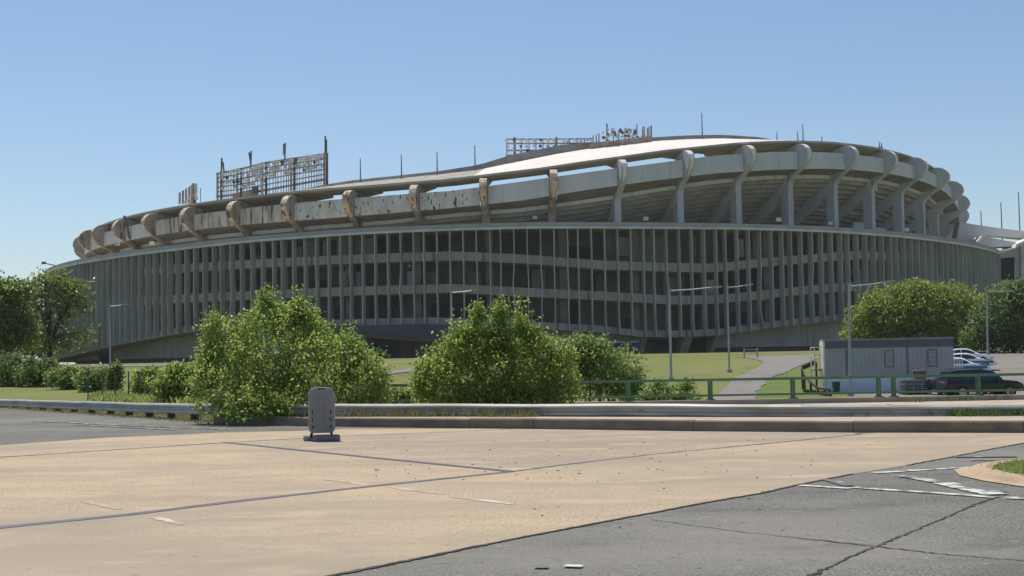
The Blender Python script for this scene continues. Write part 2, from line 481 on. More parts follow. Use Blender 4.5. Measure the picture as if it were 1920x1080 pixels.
# ------------------------------------------------------------------ ground
xs = np.concatenate([[-3000, -1500, -800, -500, -300], np.linspace(-200, -45, 24), np.linspace(-40, 40, 81), np.linspace(45, 200, 24), [300, 500, 800, 1500, 3000]])
ys = np.concatenate([[-400, -150, -60], np.linspace(-20, 38, 16), [40.6, 41.5, 43], np.linspace(45, 130, 60), np.linspace(133, 260, 44), [300, 400, 600, 1000, 2000, 4500]])
GX, GY = np.meshgrid(xs, ys)
GZ = terrain(GX, GY)
near = (GY < 41)
GZ = np.where(near, np.minimum(GZ, -0.02), GZ)
nx, ny = len(xs), len(ys)
b = MB()
b.v = [tuple(map(float, p)) for p in zip(GX.ravel(), GY.ravel(), GZ.ravel())]
b.f = [(j * nx + i, j * nx + i + 1, (j + 1) * nx + i + 1, (j + 1) * nx + i) for j in range(ny - 1) for i in range(nx - 1)]
lawn = b.build('lawn', MT['grass'], smooth=True, fix=False)
tag(lawn, kind='structure')

# near road: one asphalt sheet up to the kerb and the guardrail verge
edge_px = [(-400, 752), (-150, 759), (0, 768), (200, 776), (375, 787), (430, 795), (560, 799), (700, 801), (880, 803), (1000, 804), (1300, 808.5), (1600, 811), (1920, 812), (2200, 812)]
rp = [gp(*p)[:2] for p in edge_px]
rp += [(40, rp[-1][1]), (40, -30), (-40, -30), (rp[0][0] - 10, 20)]
road = tag(flat('asphalt_road', rp, MT['asphalt'], 0.0), kind='structure')

pav = empty('concrete_pavement', (0, 14, 0), kind='structure')
seam3 = [(-260, 1022), (0, 990), (240, 966), (450, 940), (700, 912), (960, 885), (1050, 873), (1230, 852), (1420, 834), (1610, 815)]
seam2 = [(420, 830), (690, 858), (960, 885)]
seam1 = [(-260, 876), (0, 858), (200, 845), (430, 830), (570, 822), (700, 816), (850, 810), (960, 804.5)]
lright = [(-500, 1500), (300, 1150), (650, 1075), (800, 1045), (960, 1012), (1150, 976), (1330, 942), (1430, 925), (1500, 909), (1600, 889), (1700, 873), (1780, 858), (1850, 844), (1920, 831), (2100, 812.5)]
ltop = [(-260, 855), (0, 835), (200, 821), (430, 811), (560, 808), (650, 804), (880, 804.2)]
for nm, pts, m in (('slab', seam3 + [(1640, 811.6), (1920, 812.4)] + lright[::-1] + [(-900, 1180)], MT['slab']),
                   ('slab', seam1[:4] + [(690, 858), (960, 885)] + seam3[:5][::-1], MT['slab']),
                   ('slab', seam1[3:] + [(1300, 809), (1600, 811.4), (1610, 815)] + seam3[5:-1][::-1] + [(690, 858)], MT['slab_grey']),
                   ('slab', ltop + [(960, 804.5)] + seam1[:-1][::-1], MT['slab'])):
    flat(nm, [gp(*p)[:2] for p in pts], m, 0.004, pav)


def strip(name, pts, w, m, z, parent=None, jitter=0.0, seed=1, sub=1):
    """ribbon of width w metres on the ground along a pixel polyline"""
    r = random.Random(seed)
    P = [np.array(gp(*p)[:2]) for p in pts]
    Q = []
    for a, c in zip(P[:-1], P[1:]):
        for i in range(sub):
            Q.append(a + (c - a) * i / sub)
    Q.append(P[-1])
    L, R = [], []
    for i, p in enumerate(Q):
        d = Q[min(i + 1, len(Q) - 1)] - Q[max(i - 1, 0)]
        d = d / (np.linalg.norm(d) + 1e-9)
        n = np.array([-d[1], d[0]])
        o = n * r.uniform(-1, 1) * jitter
        ww = w[i * (len(w) - 1) // max(1, len(Q) - 1)] if isinstance(w, (list, tuple)) else w
        ww = ww * (1 + (r.uniform(-0.3, 0.3) if jitter > .008 else r.uniform(-.08, .08)))
        L.append(p + o + n * ww / 2)
        R.append(p + o - n * ww / 2)
    b = MB()
    k = len(L)
    b.poly([(*p, z) for p in L] + [(*p, z) for p in R], [(i, i + 1, k + i + 1, k + i) for i in range(k - 1)])
    o = b.build(name, m, parent, fix=False)
    if o.data.polygons[0].normal.z < 0:
        o.data.flip_normals()
    return o


strip('tar_joint', seam3[:6], [0.20, 0.18, 0.16, 0.13], MT['tar'], 0.009, pav, 0.004, 3, 8)
strip('tar_joint', seam3[5:], [0.09, 0.05, 0.08, 0.10], MT['tar'], 0.009, pav, 0.02, 4, 14)
strip('tar_joint', seam2, 0.15, MT['tar'], 0.0125, pav, 0.004, 5, 8)
strip('tar_joint', seam1[:4], 0.085, MT['crack'], 0.009, pav, 0.012, 6, 20)
strip('tar_joint', seam1[3:], 0.07, MT['tar'], 0.009, pav, 0.03, 7, 20)
strip('tar_joint', lright[1:-5], [0.06, 0.045, 0.05, 0.025], MT['crack'], 0.009, pav, 0.012, 8, 22)
strip('tar_joint', lright[-5:], 0.04, MT['crack'], 0.009, pav, 0.02, 9, 16)
for i, p in enumerate(([(160, 941), (225, 956)], [(290, 971), (342, 985)], [(606, 899), (690, 910)], [(740, 916), (832, 927)], [(850, 932), (960, 946)])):
    o = strip('lane_line', p, 0.11, MT['paint_slab'], 0.0085, pav, 0.01, 20 + i, 8)

mk = empty('road_marking', (4, 20, 0), kind='structure')
for i, (p, w, m) in enumerate((([(1640, 887.5), (1740, 881), (1832, 877)], 0.20, 'paint'), ([(1500, 911), (1594, 917)], 0.14, 'paint'),
                               ([(1600, 915), (1660, 919.5), (1760, 926), (1868, 934)], 0.15, 'paint'), ([(1884, 934.5), (2000, 938)], 0.2, 'paint'),
                               ([(1550, 900), (1592, 912)], 0.16, 'paint_worn'), ([(1770, 907), (1870, 929)], 0.30, 'paint'),
                               ([(1800, 910), (1880, 924)], 0.18, 'paint_worn'), ([(1690, 893), (1725, 899), (1768, 907)], 0.2, 'paint_worn'),
                               ([(1790, 858), (1907, 857)], 0.22, 'paint_worn'), ([(60, 790), (250, 799), (430, 806)], 0.16, 'paint_worn'),
                               ([(140, 797), (330, 807)], 0.14, 'paint_worn'), ([(1820, 864), (1870, 864)], 0.15, 'paint_worn'),
                               ([(1002, 1066), (1028, 1066)], 0.10, 'paint_worn'), ([(1058, 1064), (1092, 1065)], 0.10, 'paint'))):
    strip('paint_line', p, w, MT[m], 0.010 + 0.0006 * i, mk, 0.006, 40 + i, 16)
ck = empty('pavement_crack', (3, 16, 0), kind='structure')
for i, (p, w) in enumerate((([(1222, 975), (1400, 999), (1640, 1025), (1780, 1041), (1960, 1055)], [0.015, 0.028, 0.025, 0.015]),
                            ([(1872, 931), (1830, 946), (1760, 976), (1700, 1002), (1650, 1022), (1580, 1052), (1525, 1078), (1480, 1100)], [0.04, 0.022, 0.025, 0.022, 0.045, 0.03]))):
    strip('crack', p, w, MT['crack'], 0.0065 + i * 0.001, ck, 0.018, 60 + i, 16)
rs = random.Random(5)
b = MB()
for i in range(150):
    t = rs.random()
    if i < 105:
        px, py = rs.uniform(640, 1560), 0
        py = rs.uniform(822, 902)
    else:
        px, py = rs.uniform(1000, 1900), rs.uniform(815, 1000)
    q = gp(px, py)
    s_ = rs.uniform(0.006, 0.02) * (1 if rs.random() < 0.93 else 1.8)
    b.box((q[0], q[1], 0.004 + s_ * 0.3), (s_ * rs.uniform(0.8, 2.6), s_ * rs.uniform(0.8, 1.6), s_ * 0.45), rs.uniform(0, 3))
tag(b.build('pavement_debris', MT['stone']), kind='stuff')

# kerb in front of the guardrail, sidewalk behind it
foot = [(400, 794.5), (430, 795), (560, 799), (700, 801), (880, 803), (1000, 804), (1300, 808.5), (1600, 811), (1920, 812), (2300, 812)]
F_ = [np.array(gp(*p)) for p in foot]
kb = empty('kerb', F_[5], kind='structure')
for a, c in zip(F_[:-1], F_[1:]):
    n = max(1, int(np.linalg.norm(c - a) / 3.0))
    for i in range(n):
        p, q = a + (c - a) * i / n, a + (c - a) * (i + 1) / n
        d = (q - p) / np.linalg.norm(q - p)
        nn = np.array([-d[1], d[0], 0])
        p2, q2 = p + d * 0.006, q - d * 0.006
        h = 0.235 + rs.uniform(-0.008, 0.008)
        ch = 0.03
        prof = [(0, -0.05), (0.01, h - ch), (0.04, h), (0.15, h), (0.15, -0.05)]
        MB().loft([[e + nn * u + np.array([0, 0, z]) for u, z in prof] for e in (p2, q2)]).build('kerb_stone', MT['kerb'], kb)
sw = []
for p in F_:
    sw.append((p[0], p[1] + 0.155))
par_l, par_r = at(600, 752, 40.2), at(2300, 752, 39.4)
sw = sw + [(par_r[0], 39.2), (par_l[0], 40.0)]
b = MB()
n = len(sw)
b.poly([(p[0], p[1], 0.225) for p in sw], [tuple(range(n))])
sidewalk = b.build('sidewalk', MT['sidewalk'], fix=False)
if sidewalk.data.polygons[0].normal.z < 0:
    sidewalk.data.flip_normals()
tag(sidewalk, kind='structure')

par = empty('bridge_parapet', (par_l[0] + 12, 39.8, 0.2), 'low tan concrete parapet under the green railing', 'parapet')
x0, x1 = par_l[0], par_r[0]
for i in range(12):
    a, c = x0 + (x1 - x0) * i / 12 + 0.008, x0 + (x1 - x0) * (i + 1) / 12 - 0.008
    ya, yc = 40.1 - 0.8 * i / 12, 40.1 - 0.8 * (i + 1) / 12
    MB().hexa([(a, ya - .18, .0), (c, yc - .18, .0), (c, yc + .18, .0), (a, ya + .18, .0), (a, ya - .18, .36), (c, yc - .18, .36), (c, yc + .18, .36), (a, ya + .18, .36)]).build('parapet_block', MT['sidewalk'], par)

# green railing in two runs
def railing(x_list, label, d0=40.1):
    pts = [at(x, 748, d0 - 0.8 * (x - 600) / 1700) for x in x_list]
    r = empty('green_railing', (pts[0][0], pts[0][1], 0.36), label, 'railing', 'green steel railings along the bridge edge')
    for p in pts:
        b = MB()
        b.box((p[0], p[1], 0.64), (0.055, 0.10, 0.56))
        b.box((p[0], p[1], 0.64), (0.14, 0.02, 0.56))
        b.box((p[0], p[1], 0.375), (0.24, 0.2, 0.03))
        b.build('post', MT['green'], r)
    for z, w in ((0.935, 0.075), (0.49, 0.06)):
        e0 = Vector(tuple(pts[0])) + Vector((-0.25, 0, 0))
        e1 = Vector(tuple(pts[-1])) + Vector((0.25, 0, 0))
        e0.z = e1.z = z
        MB().bar(e0, e1, w + 0.02, w).build('rail', MT['green'], r)
    return r


railing([716, 870, 1024, 1178, 1332, 1487, 1648], 'long green steel railing in front of the lawn path, running behind the bushes')
railing([1676, 1835, 1992, 2150], 'green steel railing run at the right, in front of the black car')

# guardrail
GR = [(-260, 76), (-120, 66), (0, 58), (100, 52), (200, 47.2), (300, 43), (375, 40.3), (470, 38), (560, 36.6), (680, 35.8), (800, 35.2), (950, 34.3), (1105, 33.4), (1300, 32.2), (1500, 31.2), (1665, 30.6), (1920, 29.8), (2250, 29.2)]
tops = {-260: 739, -120: 743.5, 0: 748.5, 100: 751, 200: 753.5, 300: 755.5, 375: 757, 470: 757.5, 560: 757.5, 680: 757, 800: 757, 950: 757, 1105: 757, 1300: 757.3, 1500: 757.6, 1665: 757.8, 1920: 759, 2250: 760}
gpath = [at(x, tops[x], D) for x, D in GR]


def resample(P, step):
    P = [np.array(p) for p in P]
    out, acc = [P[0]], 0.0
    for a, c in zip(P[:-1], P[1:]):
        L = np.linalg.norm(c - a)
        t = step - acc
        while t <= L:
            out.append(a + (c - a) * t / L)
            t += step
        acc = L - (t - step)
    return out


GP = resample(gpath, 1.905)
gmid = GP[len(GP) // 2]
grail = empty('guardrail', (gmid[0], gmid[1], 0), 'galvanised W-beam guardrail along the road edge, dented in places', 'guardrail')
WB = [(0.0, 0.0), (-0.045, -0.012), (-0.08, -0.05), (-0.08, -0.085), (-0.012, -0.145), (-0.012, -0.165), (-0.08, -0.225), (-0.08, -0.26), (-0.045, -0.298), (0.0, -0.31)]
rg = random.Random(11)


def nrm(i):
    d = GP[min(i + 1, len(GP) - 1)] - GP[max(i - 1, 0)]
    d[2] = 0
    d = d / np.linalg.norm(d)
    return np.array([-d[1], d[0], 0])


wob = [(rg.uniform(-0.03, 0.03), rg.uniform(-0.012, 0.012)) for _ in GP]
for i in range(0, len(GP) - 2, 2):
    rings = []
    for j in (i, i + 1, i + 2):
        n_ = nrm(j)
        lap = 0.004 if (i // 2) % 2 else 0.0
        q = GP[j] + n_ * (wob[j][0] * 0.7 - lap) + np.array([0, 0, wob[j][1]])
        rings.append([q + n_ * u + np.array([0, 0, z]) for u, z in WB])
        if j < i + 2:
            q2 = (GP[j] + GP[j + 1]) / 2 + n_ * (rg.uniform(-0.03, 0.03) - lap) + np.array([0, 0, (wob[j][1] + wob[j + 1][1]) / 2 + rg.uniform(-.008, .008)])
            dent = rg.uniform(0, 0.035)
            rings.append([q2 + n_ * (u + (dent if 3 < k < 7 else 0)) + np.array([0, 0, z]) for k, (u, z) in enumerate(WB)])
    o = MB().loft(rings, closed=False).build('rail_panel', MT['galv'], grail, smooth=False, fix=False)
    sm = o.modifiers.new('thickness', 'SOLIDIFY')
    sm.thickness = 0.006
for i, p in enumerate(GP):
    n_ = nrm(i)
    c = p + n_ * 0.12
    gz = -0.1
    px_est = 960 + FPX * p[0] / p[1]
    wood = px_est < 400
    ang = math.atan2(n_[1], n_[0])
    if wood:
        MB().box((c[0], c[1], (p[2] - 0.04 + gz) / 2), (0.2, 0.15, p[2] - 0.04 - gz), ang).build('post', MT['post_wood'], grail)
    else:
        b = MB()
        for o_ in (-0.07, 0.07):
            b.box((c[0] + n_[0] * o_, c[1] + n_[1] * o_, (p[2] - 0.06 + gz) / 2), (0.012, 0.11, p[2] - 0.06 - gz), ang)
        b.box((c[0], c[1], (p[2] - 0.06 + gz) / 2), (0.13, 0.01, p[2] - 0.06 - gz), ang)
        b.build('post', MT['post_steel'], grail)
        c2 = p + n_ * 0.022
        MB().box((c2[0], c2[1], p[2] - 0.155), (0.05, 0.12, 0.30), ang).build('block', MT['post_steel'], grail)

# dirt verge under the left part of the rail
vg = [(-420, 755), (-150, 760), (0, 769), (200, 777), (375, 788), (420, 794)]
vt = [(420, 770), (375, 771), (200, 763), (0, 757.5), (-150, 751), (-420, 748)]
o = flat('verge', [gp(*p)[:2] for p in vg + vt], MT['dirt'], 0.006)
tag(o, kind='structure')
# soil under the bushes, between kerb and parapet on the left
o = flat('soil_bed', [gp(400, 793)[:2], gp(860, 801)[:2], (at(860, 770, 40)[0], 46), (at(360, 770, 40)[0] - 3, 46)], MT['dirt'], -0.003)
tag(o, kind='structure')


def drape(name, cl, cr_, m, lift=0.03):
    """quad strip on the terrain between two pixel polylines (same length)"""
    L, R = [hit(*p) for p in cl], [hit(*p) for p in cr_]
    b, rows, W = MB(), [], 7
    P = []
    for a, a2, c, c2 in zip(L[:-1], L[1:], R[:-1], R[1:]):
        for i in range(5):
            P.append((a + (a2 - a) * i / 5, c + (c2 - c) * i / 5))
    P.append((L[-1], R[-1]))
    je = random.Random(len(cl))
    for a, c in P:
        a, c = a + (a - c) / np.linalg.norm(a - c) * je.uniform(-.2, .2), c + (c - a) / np.linalg.norm(c - a) * je.uniform(-.2, .2)
        rows.append([(lambda q: (q[0], q[1], terrain(q[0], q[1]) + lift))(a + (c - a) * t / W) for t in range(W + 1)])
    b.loft(rows, closed=False)
    o = b.build(name, m, fix=False)
    if sum(p.normal.z for p in o.data.polygons) < 0:
        o.data.flip_normals()
    return tag(o, kind='structure')


drape('walkway', [(1320, 757), (1348, 735), (1375, 714), (1420, 690), (1432, 682), (1425, 676), (1380, 669)],
      [(1418, 757), (1420, 735), (1440, 712), (1480, 696), (1505, 684), (1545, 668.5), (1550, 665)], MT['path'], 0.05)
drape('lush_verge', [(1420, 757), (1422, 735), (1442, 712), (1482, 696), (1507, 685)], [(1575, 757), (1560, 735), (1552, 712), (1548, 696), (1546, 682)], MT['lush'], 0.03)
drape('parking_lot', [(1570, 757), (1600, 735), (1640, 715), (1720, 690), (1780, 668), (1800, 659)], [(2500, 757), (2500, 735), (2500, 715), (2500, 690), (2500, 664), (2500, 656)], MT['lot'], 0.035)
pl = [(-200, 692), (0, 689.5), (100, 688), (300, 685), (420, 683)]
drape('footpath', [(x, y + 1.8) for x, y in pl], [(x, y - 1.0) for x, y in pl], MT['path'], 0.06)
drape('footpath', [(700, 701), (760, 693), (790, 689)], [(700, 706), (765, 698.5), (800, 695)], MT['path'], 0.06)

# kerbed grass island at the right
isl = [(1812, 884), (1824, 892), (1850, 899), (1905, 906), (2050, 920), (2050, 872), (1935, 868), (1870, 871), (1828, 877)]
apron = [(1788, 882), (1800, 893), (1845, 903), (1905, 912), (2050, 930), (2050, 915), (1905, 904), (1850, 897), (1824, 890), (1814, 883), (1822, 876)]
C_ = [np.array(gp(*p)) for p in isl]
cen = sum(C_) / len(C_)
isle = empty('traffic_island', cen, kind='structure')
n = len(C_)
P1 = []
for i in range(n):                                                # smooth outline
    for t in (0, 0.25, 0.5, 0.75):
        p0, p1, p2, p3 = C_[(i - 1) % n], C_[i], C_[(i + 1) % n], C_[(i + 2) % n]
        P1.append(0.5 * (2 * p1 + (p2 - p0) * t + (2 * p0 - 5 * p1 + 4 * p2 - p3) * t * t + (3 * p1 - p0 - 3 * p2 + p3) * t ** 3))
inn = []
n1 = len(P1)
for i in range(n1):
    d = P1[(i + 1) % n1] - P1[i - 1]
    d = d / np.linalg.norm(d)
    nn = np.array([-d[1], d[0], 0])
    if np.dot(nn, cen - P1[i]) < 0:
        nn = -nn
    inn.append(P1[i] + nn * 0.34)
flat('worn_apron', [gp(*p)[:2] for p in apron], MT['island'], 0.012, isle)
kern = MB()
kern.loft([[p + np.array([0, 0, 0.0]), p + (q - p) * 0.2 + np.array([0, 0, 0.06]), q + np.array([0, 0, 0.07]), q] for p, q in list(zip(P1, inn)) + [(P1[0], inn[0])]], closed=False)
kern.build('island_kerb', MT['island'], isle)
g = MB().poly([(p[0], p[1], 0.06) for p in inn], [tuple(range(n1))]).build('island_turf', MT['lush'], isle, fix=False)
if g.data.polygons[0].normal.z < 0:
    g.data.flip_normals()


# ------------------------------------------------------------------ grass tufts (stuff)
def tufts(name, spots, m, hmin, hmax, per=7, spread=0.08, seed=1, wide=0.008):
    r = np.random.RandomState(seed)
    V, T = [], []
    for (x, y, z) in spots:
        for _ in range(per):
            a, h = r.uniform(0, 6.283), r.uniform(hmin, hmax)
            bx, by = x + r.normal(0, spread), y + r.normal(0, spread)
            lx, ly = r.normal(0, 0.35) * h, r.normal(0, 0.35) * h
            dx, dy = math.cos(a) * wide, math.sin(a) * wide
            V += [(bx - dx, by - dy, z), (bx + dx, by + dy, z), (bx + lx * .5 + dx * .7, by + ly * .5 + dy * .7, z + h * .6), (bx + lx, by + ly, z + h)]
            T += [r.uniform(0, 1)] * 4
    me = bpy.data.meshes.new(name)
    n = len(V) // 4
    me.from_pydata(V, [], [(4 * i, 4 * i + 1, 4 * i + 2) for i in range(n)] + [(4 * i, 4 * i + 2, 4 * i + 3) for i in range(n)])
    at_ = me.attributes.new('tone', 'FLOAT', 'POINT')
    at_.data.foreach_set('value', T)
    me.materials.append(m)
    o = bpy.data.objects.new(name, me)
    col.objects.link(o)
    return tag(o, kind='stuff')


rw = random.Random(21)


def along(px0, px1, n, off0, off1, z):
    out = []
    for _ in range(n):
        x = rw.uniform(px0, px1)
        D = np.interp(x, [p[0] for p in GR], [p[1] for p in GR]) + rw.uniform(off0, off1)
        out.append(((x - 960) / FPX * D, D, z))
    return out


tufts('dry_verge_grass', along(-250, 420, 2600, -1.5, 6, 0.0), MT['blade'], 0.015, 0.075, 6, 0.14, 1, 0.014)
tufts('kerb_grass', along(640, 1010, 420, -0.35, 0.7, 0.18) + along(900, 1000, 160, -0.5, 0.3, 0.05) + along(400, 650, 120, -0.3, 0.5, 0.15), MT['blade'], 0.08, 0.30, 8, 0.07, 2)
tufts('kerb_grass', along(1770, 2000, 330, -0.25, 0.5, 0.2) + along(1500, 1770, 40, -0.2, 0.5, 0.2), MT['blade_green'], 0.06, 0.26, 8, 0.07, 3)
isp = []
while len(isp) < 650:
    x, y = rw.uniform(cen[0] - 3, cen[0] + 3), rw.uniform(cen[1] - 3, cen[1] + 3)
    ins = False
    for i in range(n1):
        a, c = inn[i], inn[(i + 1) % n1]
        if (a[1] > y) != (c[1] > y) and x < (c[0] - a[0]) * (y - a[1]) / (c[1] - a[1]) + a[0]:
            ins = not ins
    if ins:
        isp.append((x, y, 0.055))
tufts('island_grass', isp, MT['blade_bank'], 0.015, 0.06, 8, 0.08, 4)
tufts('lot_edge_weed', [(p[0], p[1], 0.2) for p in (at(rw.uniform(1660, 1900), 770, rw.uniform(38.6, 39.3)) for _ in range(26))], MT['blade_green'], 0.08, 0.28, 7, 0.06, 5)

# ------------------------------------------------------------------ summer haze
hm = bpy.data.materials.new('summer_haze')
hm.use_nodes = True
for nd in list(hm.node_tree.nodes):
    if nd.type == 'BSDF_PRINCIPLED':
        hm.node_tree.nodes.remove(nd)
pv = hm.node_tree.nodes.new('ShaderNodeVolumePrincipled')
pv.inputs['Color'].default_value = (0.92, 0.93, 0.92, 1)
pv.inputs['Density'].default_value = 0.00013
hm.node_tree.links.new(pv.outputs[0], hm.node_tree.nodes['Material Output'].inputs['Volume'])
hz = MB().box((0, 2000, 29.0), (6400, 5400, 66)).build('haze', hm)
tag(hz, kind='stuff')

# ------------------------------------------------------------------ the stadium
CX, CY, SG = 2.6, 368.0, 2.0
DL = 0.11636


def P(R, phi, z, t=0.0):
    return (CX + R * math.sin(phi) + t * math.cos(phi), CY - R * math.cos(phi) + t * math.sin(phi), z)


def tab(*kv):
    k, v = [p[0] for p in kv], [p[1] for p in kv]
    return lambda a: float(np.interp(a, k, v))


z_lip = tab((-1.4, 24.0), (-1.05, 24.2), (-.8, 24.5), (-.62, 24.85), (-.45, 25.4), (-.26, 25.8), (0, 26.0), (.14, 25.8), (.5, 25.55), (.67, 25.25), (.8, 24.9), (1.0, 24.6), (1.4, 24.5))
z_edge = tab((-3.1416, 38), (-2.4, 36), (-1.6, 33), (-1.13, 33), (-1.0, 33.3), (-.81, 33.7), (-.7, 33.9), (-.58, 34.1), (-.41, 34.5), (-.26, 34.7), (-.13, 35.2), (-.07, 35.8), (.03, 36.9), (.1, 38.0), (.18, 39.2),
             (.24, 40.2), (.38, 42.1), (.45, 42.8), (.5, 43.2), (.6, 43.7), (.71, 43.75), (.82, 43.4), (.91, 42.8), (1.02, 41.6), (1.1, 40.4), (1.3, 37.5), (1.6, 35), (2.4, 36), (3.1416, 38))
z_bulb = tab((-1.6, 32.4), (-1.17, 33.0), (-.99, 33.0), (-.75, 33.2), (-.53, 33.6), (-.42, 33.8), (-.3, 34.0), (-.19, 34.4), (-.07, 35.2), (.05, 36.6), (.17, 38.5), (.29, 40.5), (.4, 41.8), (.515, 42.7), (.63, 43.2),
             (.74, 43.3), (.855, 43.1), (.975, 42.2), (1.1, 40.4), (1.2, 38.8), (1.35, 36.6), (1.6, 34.4))
z_in = tab((-3.1416, 41), (-1.6, 34.5), (-1.0, 35.3), (-.7, 36.6), (-.5, 38.2), (-.41, 38.7), (-.3, 39.0), (-.19, 39.5), (-.1, 40.1), (-.04, 41.1), (.02, 42.1), (.08, 43.1), (.15, 44.1), (.3, 45.8), (.4, 46.6), (.5, 47.2),
           (.62, 47.4), (.7, 46.9), (.9, 44.5), (1.2, 40), (1.6, 37), (2.4, 39), (3.1416, 41))
z_un = tab((-3.1416, 39), (-1.6, 34), (-.6, 35.2), (-.52, 37.2), (-.41, 38.2), (-.3, 38.5), (-.1, 39.6), (.02, 41.6), (.15, 43.6), (.3, 45.2), (.36, 45), (.45, 43.9), (.6, 44.6), (.7, 44.6), (.9, 43.5), (1.2, 39), (1.6, 36), (3.1416, 39))
z_pt = tab((-1.4, 30.8), (-.91, 31.3), (-.7, 31.7), (-.5, 32.1), (-.27, 32.6), (-.12, 33.1), (-.01, 34.4), (.1, 36.0), (.21, 37.6), (.336, 39.6), (.47, 41.0), (.565, 41.5), (.67, 41.7), (.79, 41.6), (.9, 41.0), (1.03, 39.8), (1.15, 38), (1.4, 34.5))
z_pb = tab((-1.4, 27.9), (-.91, 28.3), (-.67, 28.7), (-.36, 28.95), (-.25, 29.25), (-.12, 29.9), (-.01, 30.9), (.1, 32.7), (.21, 34.4), (.335, 36.2), (.47, 37.5), (.565, 38.2), (.67, 38.6), (.79, 38.6), (.9, 38.2), (1.03, 37.3), (1.15, 35.6), (1.4, 32))
z_ring = tab((-1.4, 27.0), (-.5, 27.5), (-.25, 28.0), (-.14, 28.8), (0, 29.6), (.12, 31.2), (.23, 33.1), (.33, 34.8), (.445, 36.2), (.6, 37.3), (.82, 37.5), (1.0, 36.4), (1.15, 34.8), (1.4, 31))
z_f1 = tab((-1.4, 20.4), (-.6, 20.4), (-.11, 20.4), (0, 19.5), (.12, 18.2), (.23, 17.7), (.3, 17.6), (.38, 18.6), (.5, 19.8), (.58, 20.5), (1.4, 20.5))
z_f2 = tab((-1.4, 14.4), (-.11, 14.5), (0, 13.5), (.12, 12.6), (.23, 11.7), (.3, 11.8), (.38, 12.6), (.45, 13.4), (.55, 14.3), (1.4, 14.4))
z_f3 = tab((-1.4, 3.2), (-1.0, 4.3), (-.85, 5.6), (-.74, 6.7), (-.63, 7.9), (-.55, 8.6), (-.15, 8.6), (-.05, 8.0), (.046, 7.1), (.12, 6.4), (.17, 5.6), (.23, 5.4), (.3, 5.6), (.38, 6.7), (.45, 7.5), (.52, 8.1), (.65, 8.6), (1.4, 8.6))

stad = empty('stadium', (CX, CY, SG), 'huge round concrete stadium with vertical fins and a rusting wavy roof', 'stadium')
fine = [i * DL / 4 for i in range(-60, 61)]                        # visible front half


def ring(name, prof, m, phis=fine, closed=True, smooth=False):
    return MB().loft([[P(R, a, z) for R, z in prof(a)] for a in phis], closed=closed).build(name, m, stad, smooth=smooth)


# podium rim, deck, walls and floors
ring('rim_fascia', lambda a: [(119.2, z_lip(a) - .72), (120.2, z_lip(a) - .72), (120.2, z_lip(a)), (119.2, z_lip(a))], MT['lip_dark'])
k0 = 0
segs = [(-48, -30), (-30, -17), (-17, -2), (-2, 10), (10, 20), (20, 33), (33, 48)]
for i, (a0, a1) in enumerate(segs):                                # bright gutter strip in lengths
    ph = [j * DL / 4 for j in range(a0, a1 + 1)]
    dz = (-.70, -.74, -.71, -.75, -.70, -.73, -.71)[i]
    ring('rim_gutter', lambda a: [(119.6, z_lip(a) + dz - .42), (120.42 + .02 * (i % 2), z_lip(a) + dz - .42), (120.42 + .02 * (i % 2), z_lip(a) + dz - .01), (119.6, z_lip(a) + dz - .01)], MT['lip'], ph)
ring('podium_deck', lambda a: [(120.0, z_lip(a) - .1), (86.0, z_lip(a) - .1), (86.0, z_lip(a) - .8), (119.9, z_lip(a) - .8)], MT['soffit'])
ring('inner_wall', lambda a: [(106.6, SG - .5), (107.2, SG - .5), (107.2, z_lip(a) - .75), (106.6, z_lip(a) - .75)], MT['inwall'])
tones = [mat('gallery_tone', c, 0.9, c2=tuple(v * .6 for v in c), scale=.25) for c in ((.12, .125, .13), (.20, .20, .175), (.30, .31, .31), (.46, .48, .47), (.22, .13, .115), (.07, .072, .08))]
rgw = random.Random(77)
for k in range(-22, 22):
    for zb_, zt_ in ((z_f1, z_lip), (z_f2, z_f1), (z_f3, z_f2)):
        if rgw.random() < .3:
            continue
        a0 = k * DL / 2 + rgw.uniform(.0, .02)
        a1 = a0 + rgw.choice((.5, .35, .2)) * DL
        Rw = rgw.choice((108.0, 109.0, 110.5))
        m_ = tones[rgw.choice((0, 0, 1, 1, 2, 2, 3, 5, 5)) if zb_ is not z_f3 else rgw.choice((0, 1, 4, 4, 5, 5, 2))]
        fr = rgw.choice((1, 1, .75, .6))
        ring('gallery_wall', lambda q: [(Rw - .2, zb_(q)), (Rw, zb_(q)), (Rw, zb_(q) + fr * (zt_(q) - zb_(q) - 1.0)), (Rw - .2, zb_(q) + fr * (zt_(q) - zb_(q) - 1.0))], m_, [a0, (a0 + a1) / 2, a1])
for zf, thick in ((z_f1, 0.8), (z_f2, 0.8)):
    ring('floor_slab', lambda a: [(118.35, zf(a) - thick), (118.35, zf(a) + thick), (118.1, zf(a) + thick), (118.1, zf(a) - .2), (107.3, zf(a) - .2), (107.3, zf(a) - .6), (118.0, zf(a) - .6), (118.0, zf(a) - thick)], MT['floor'])
    ring('ceiling', lambda a: [(117.9, zf(a) - .66), (107.3, zf(a) - .66), (107.3, zf(a) - .62), (117.9, zf(a) - .62)], MT['soffit'])
ring('floor_slab', lambda a: [(118.5, z_f3(a) - .45), (118.5, z_f3(a) + .75), (118.2, z_f3(a) + .75), (118.2, z_f3(a) + .1), (107.3, z_f3(a) + .1), (107.3, z_f3(a) - .3)], MT['floor'])
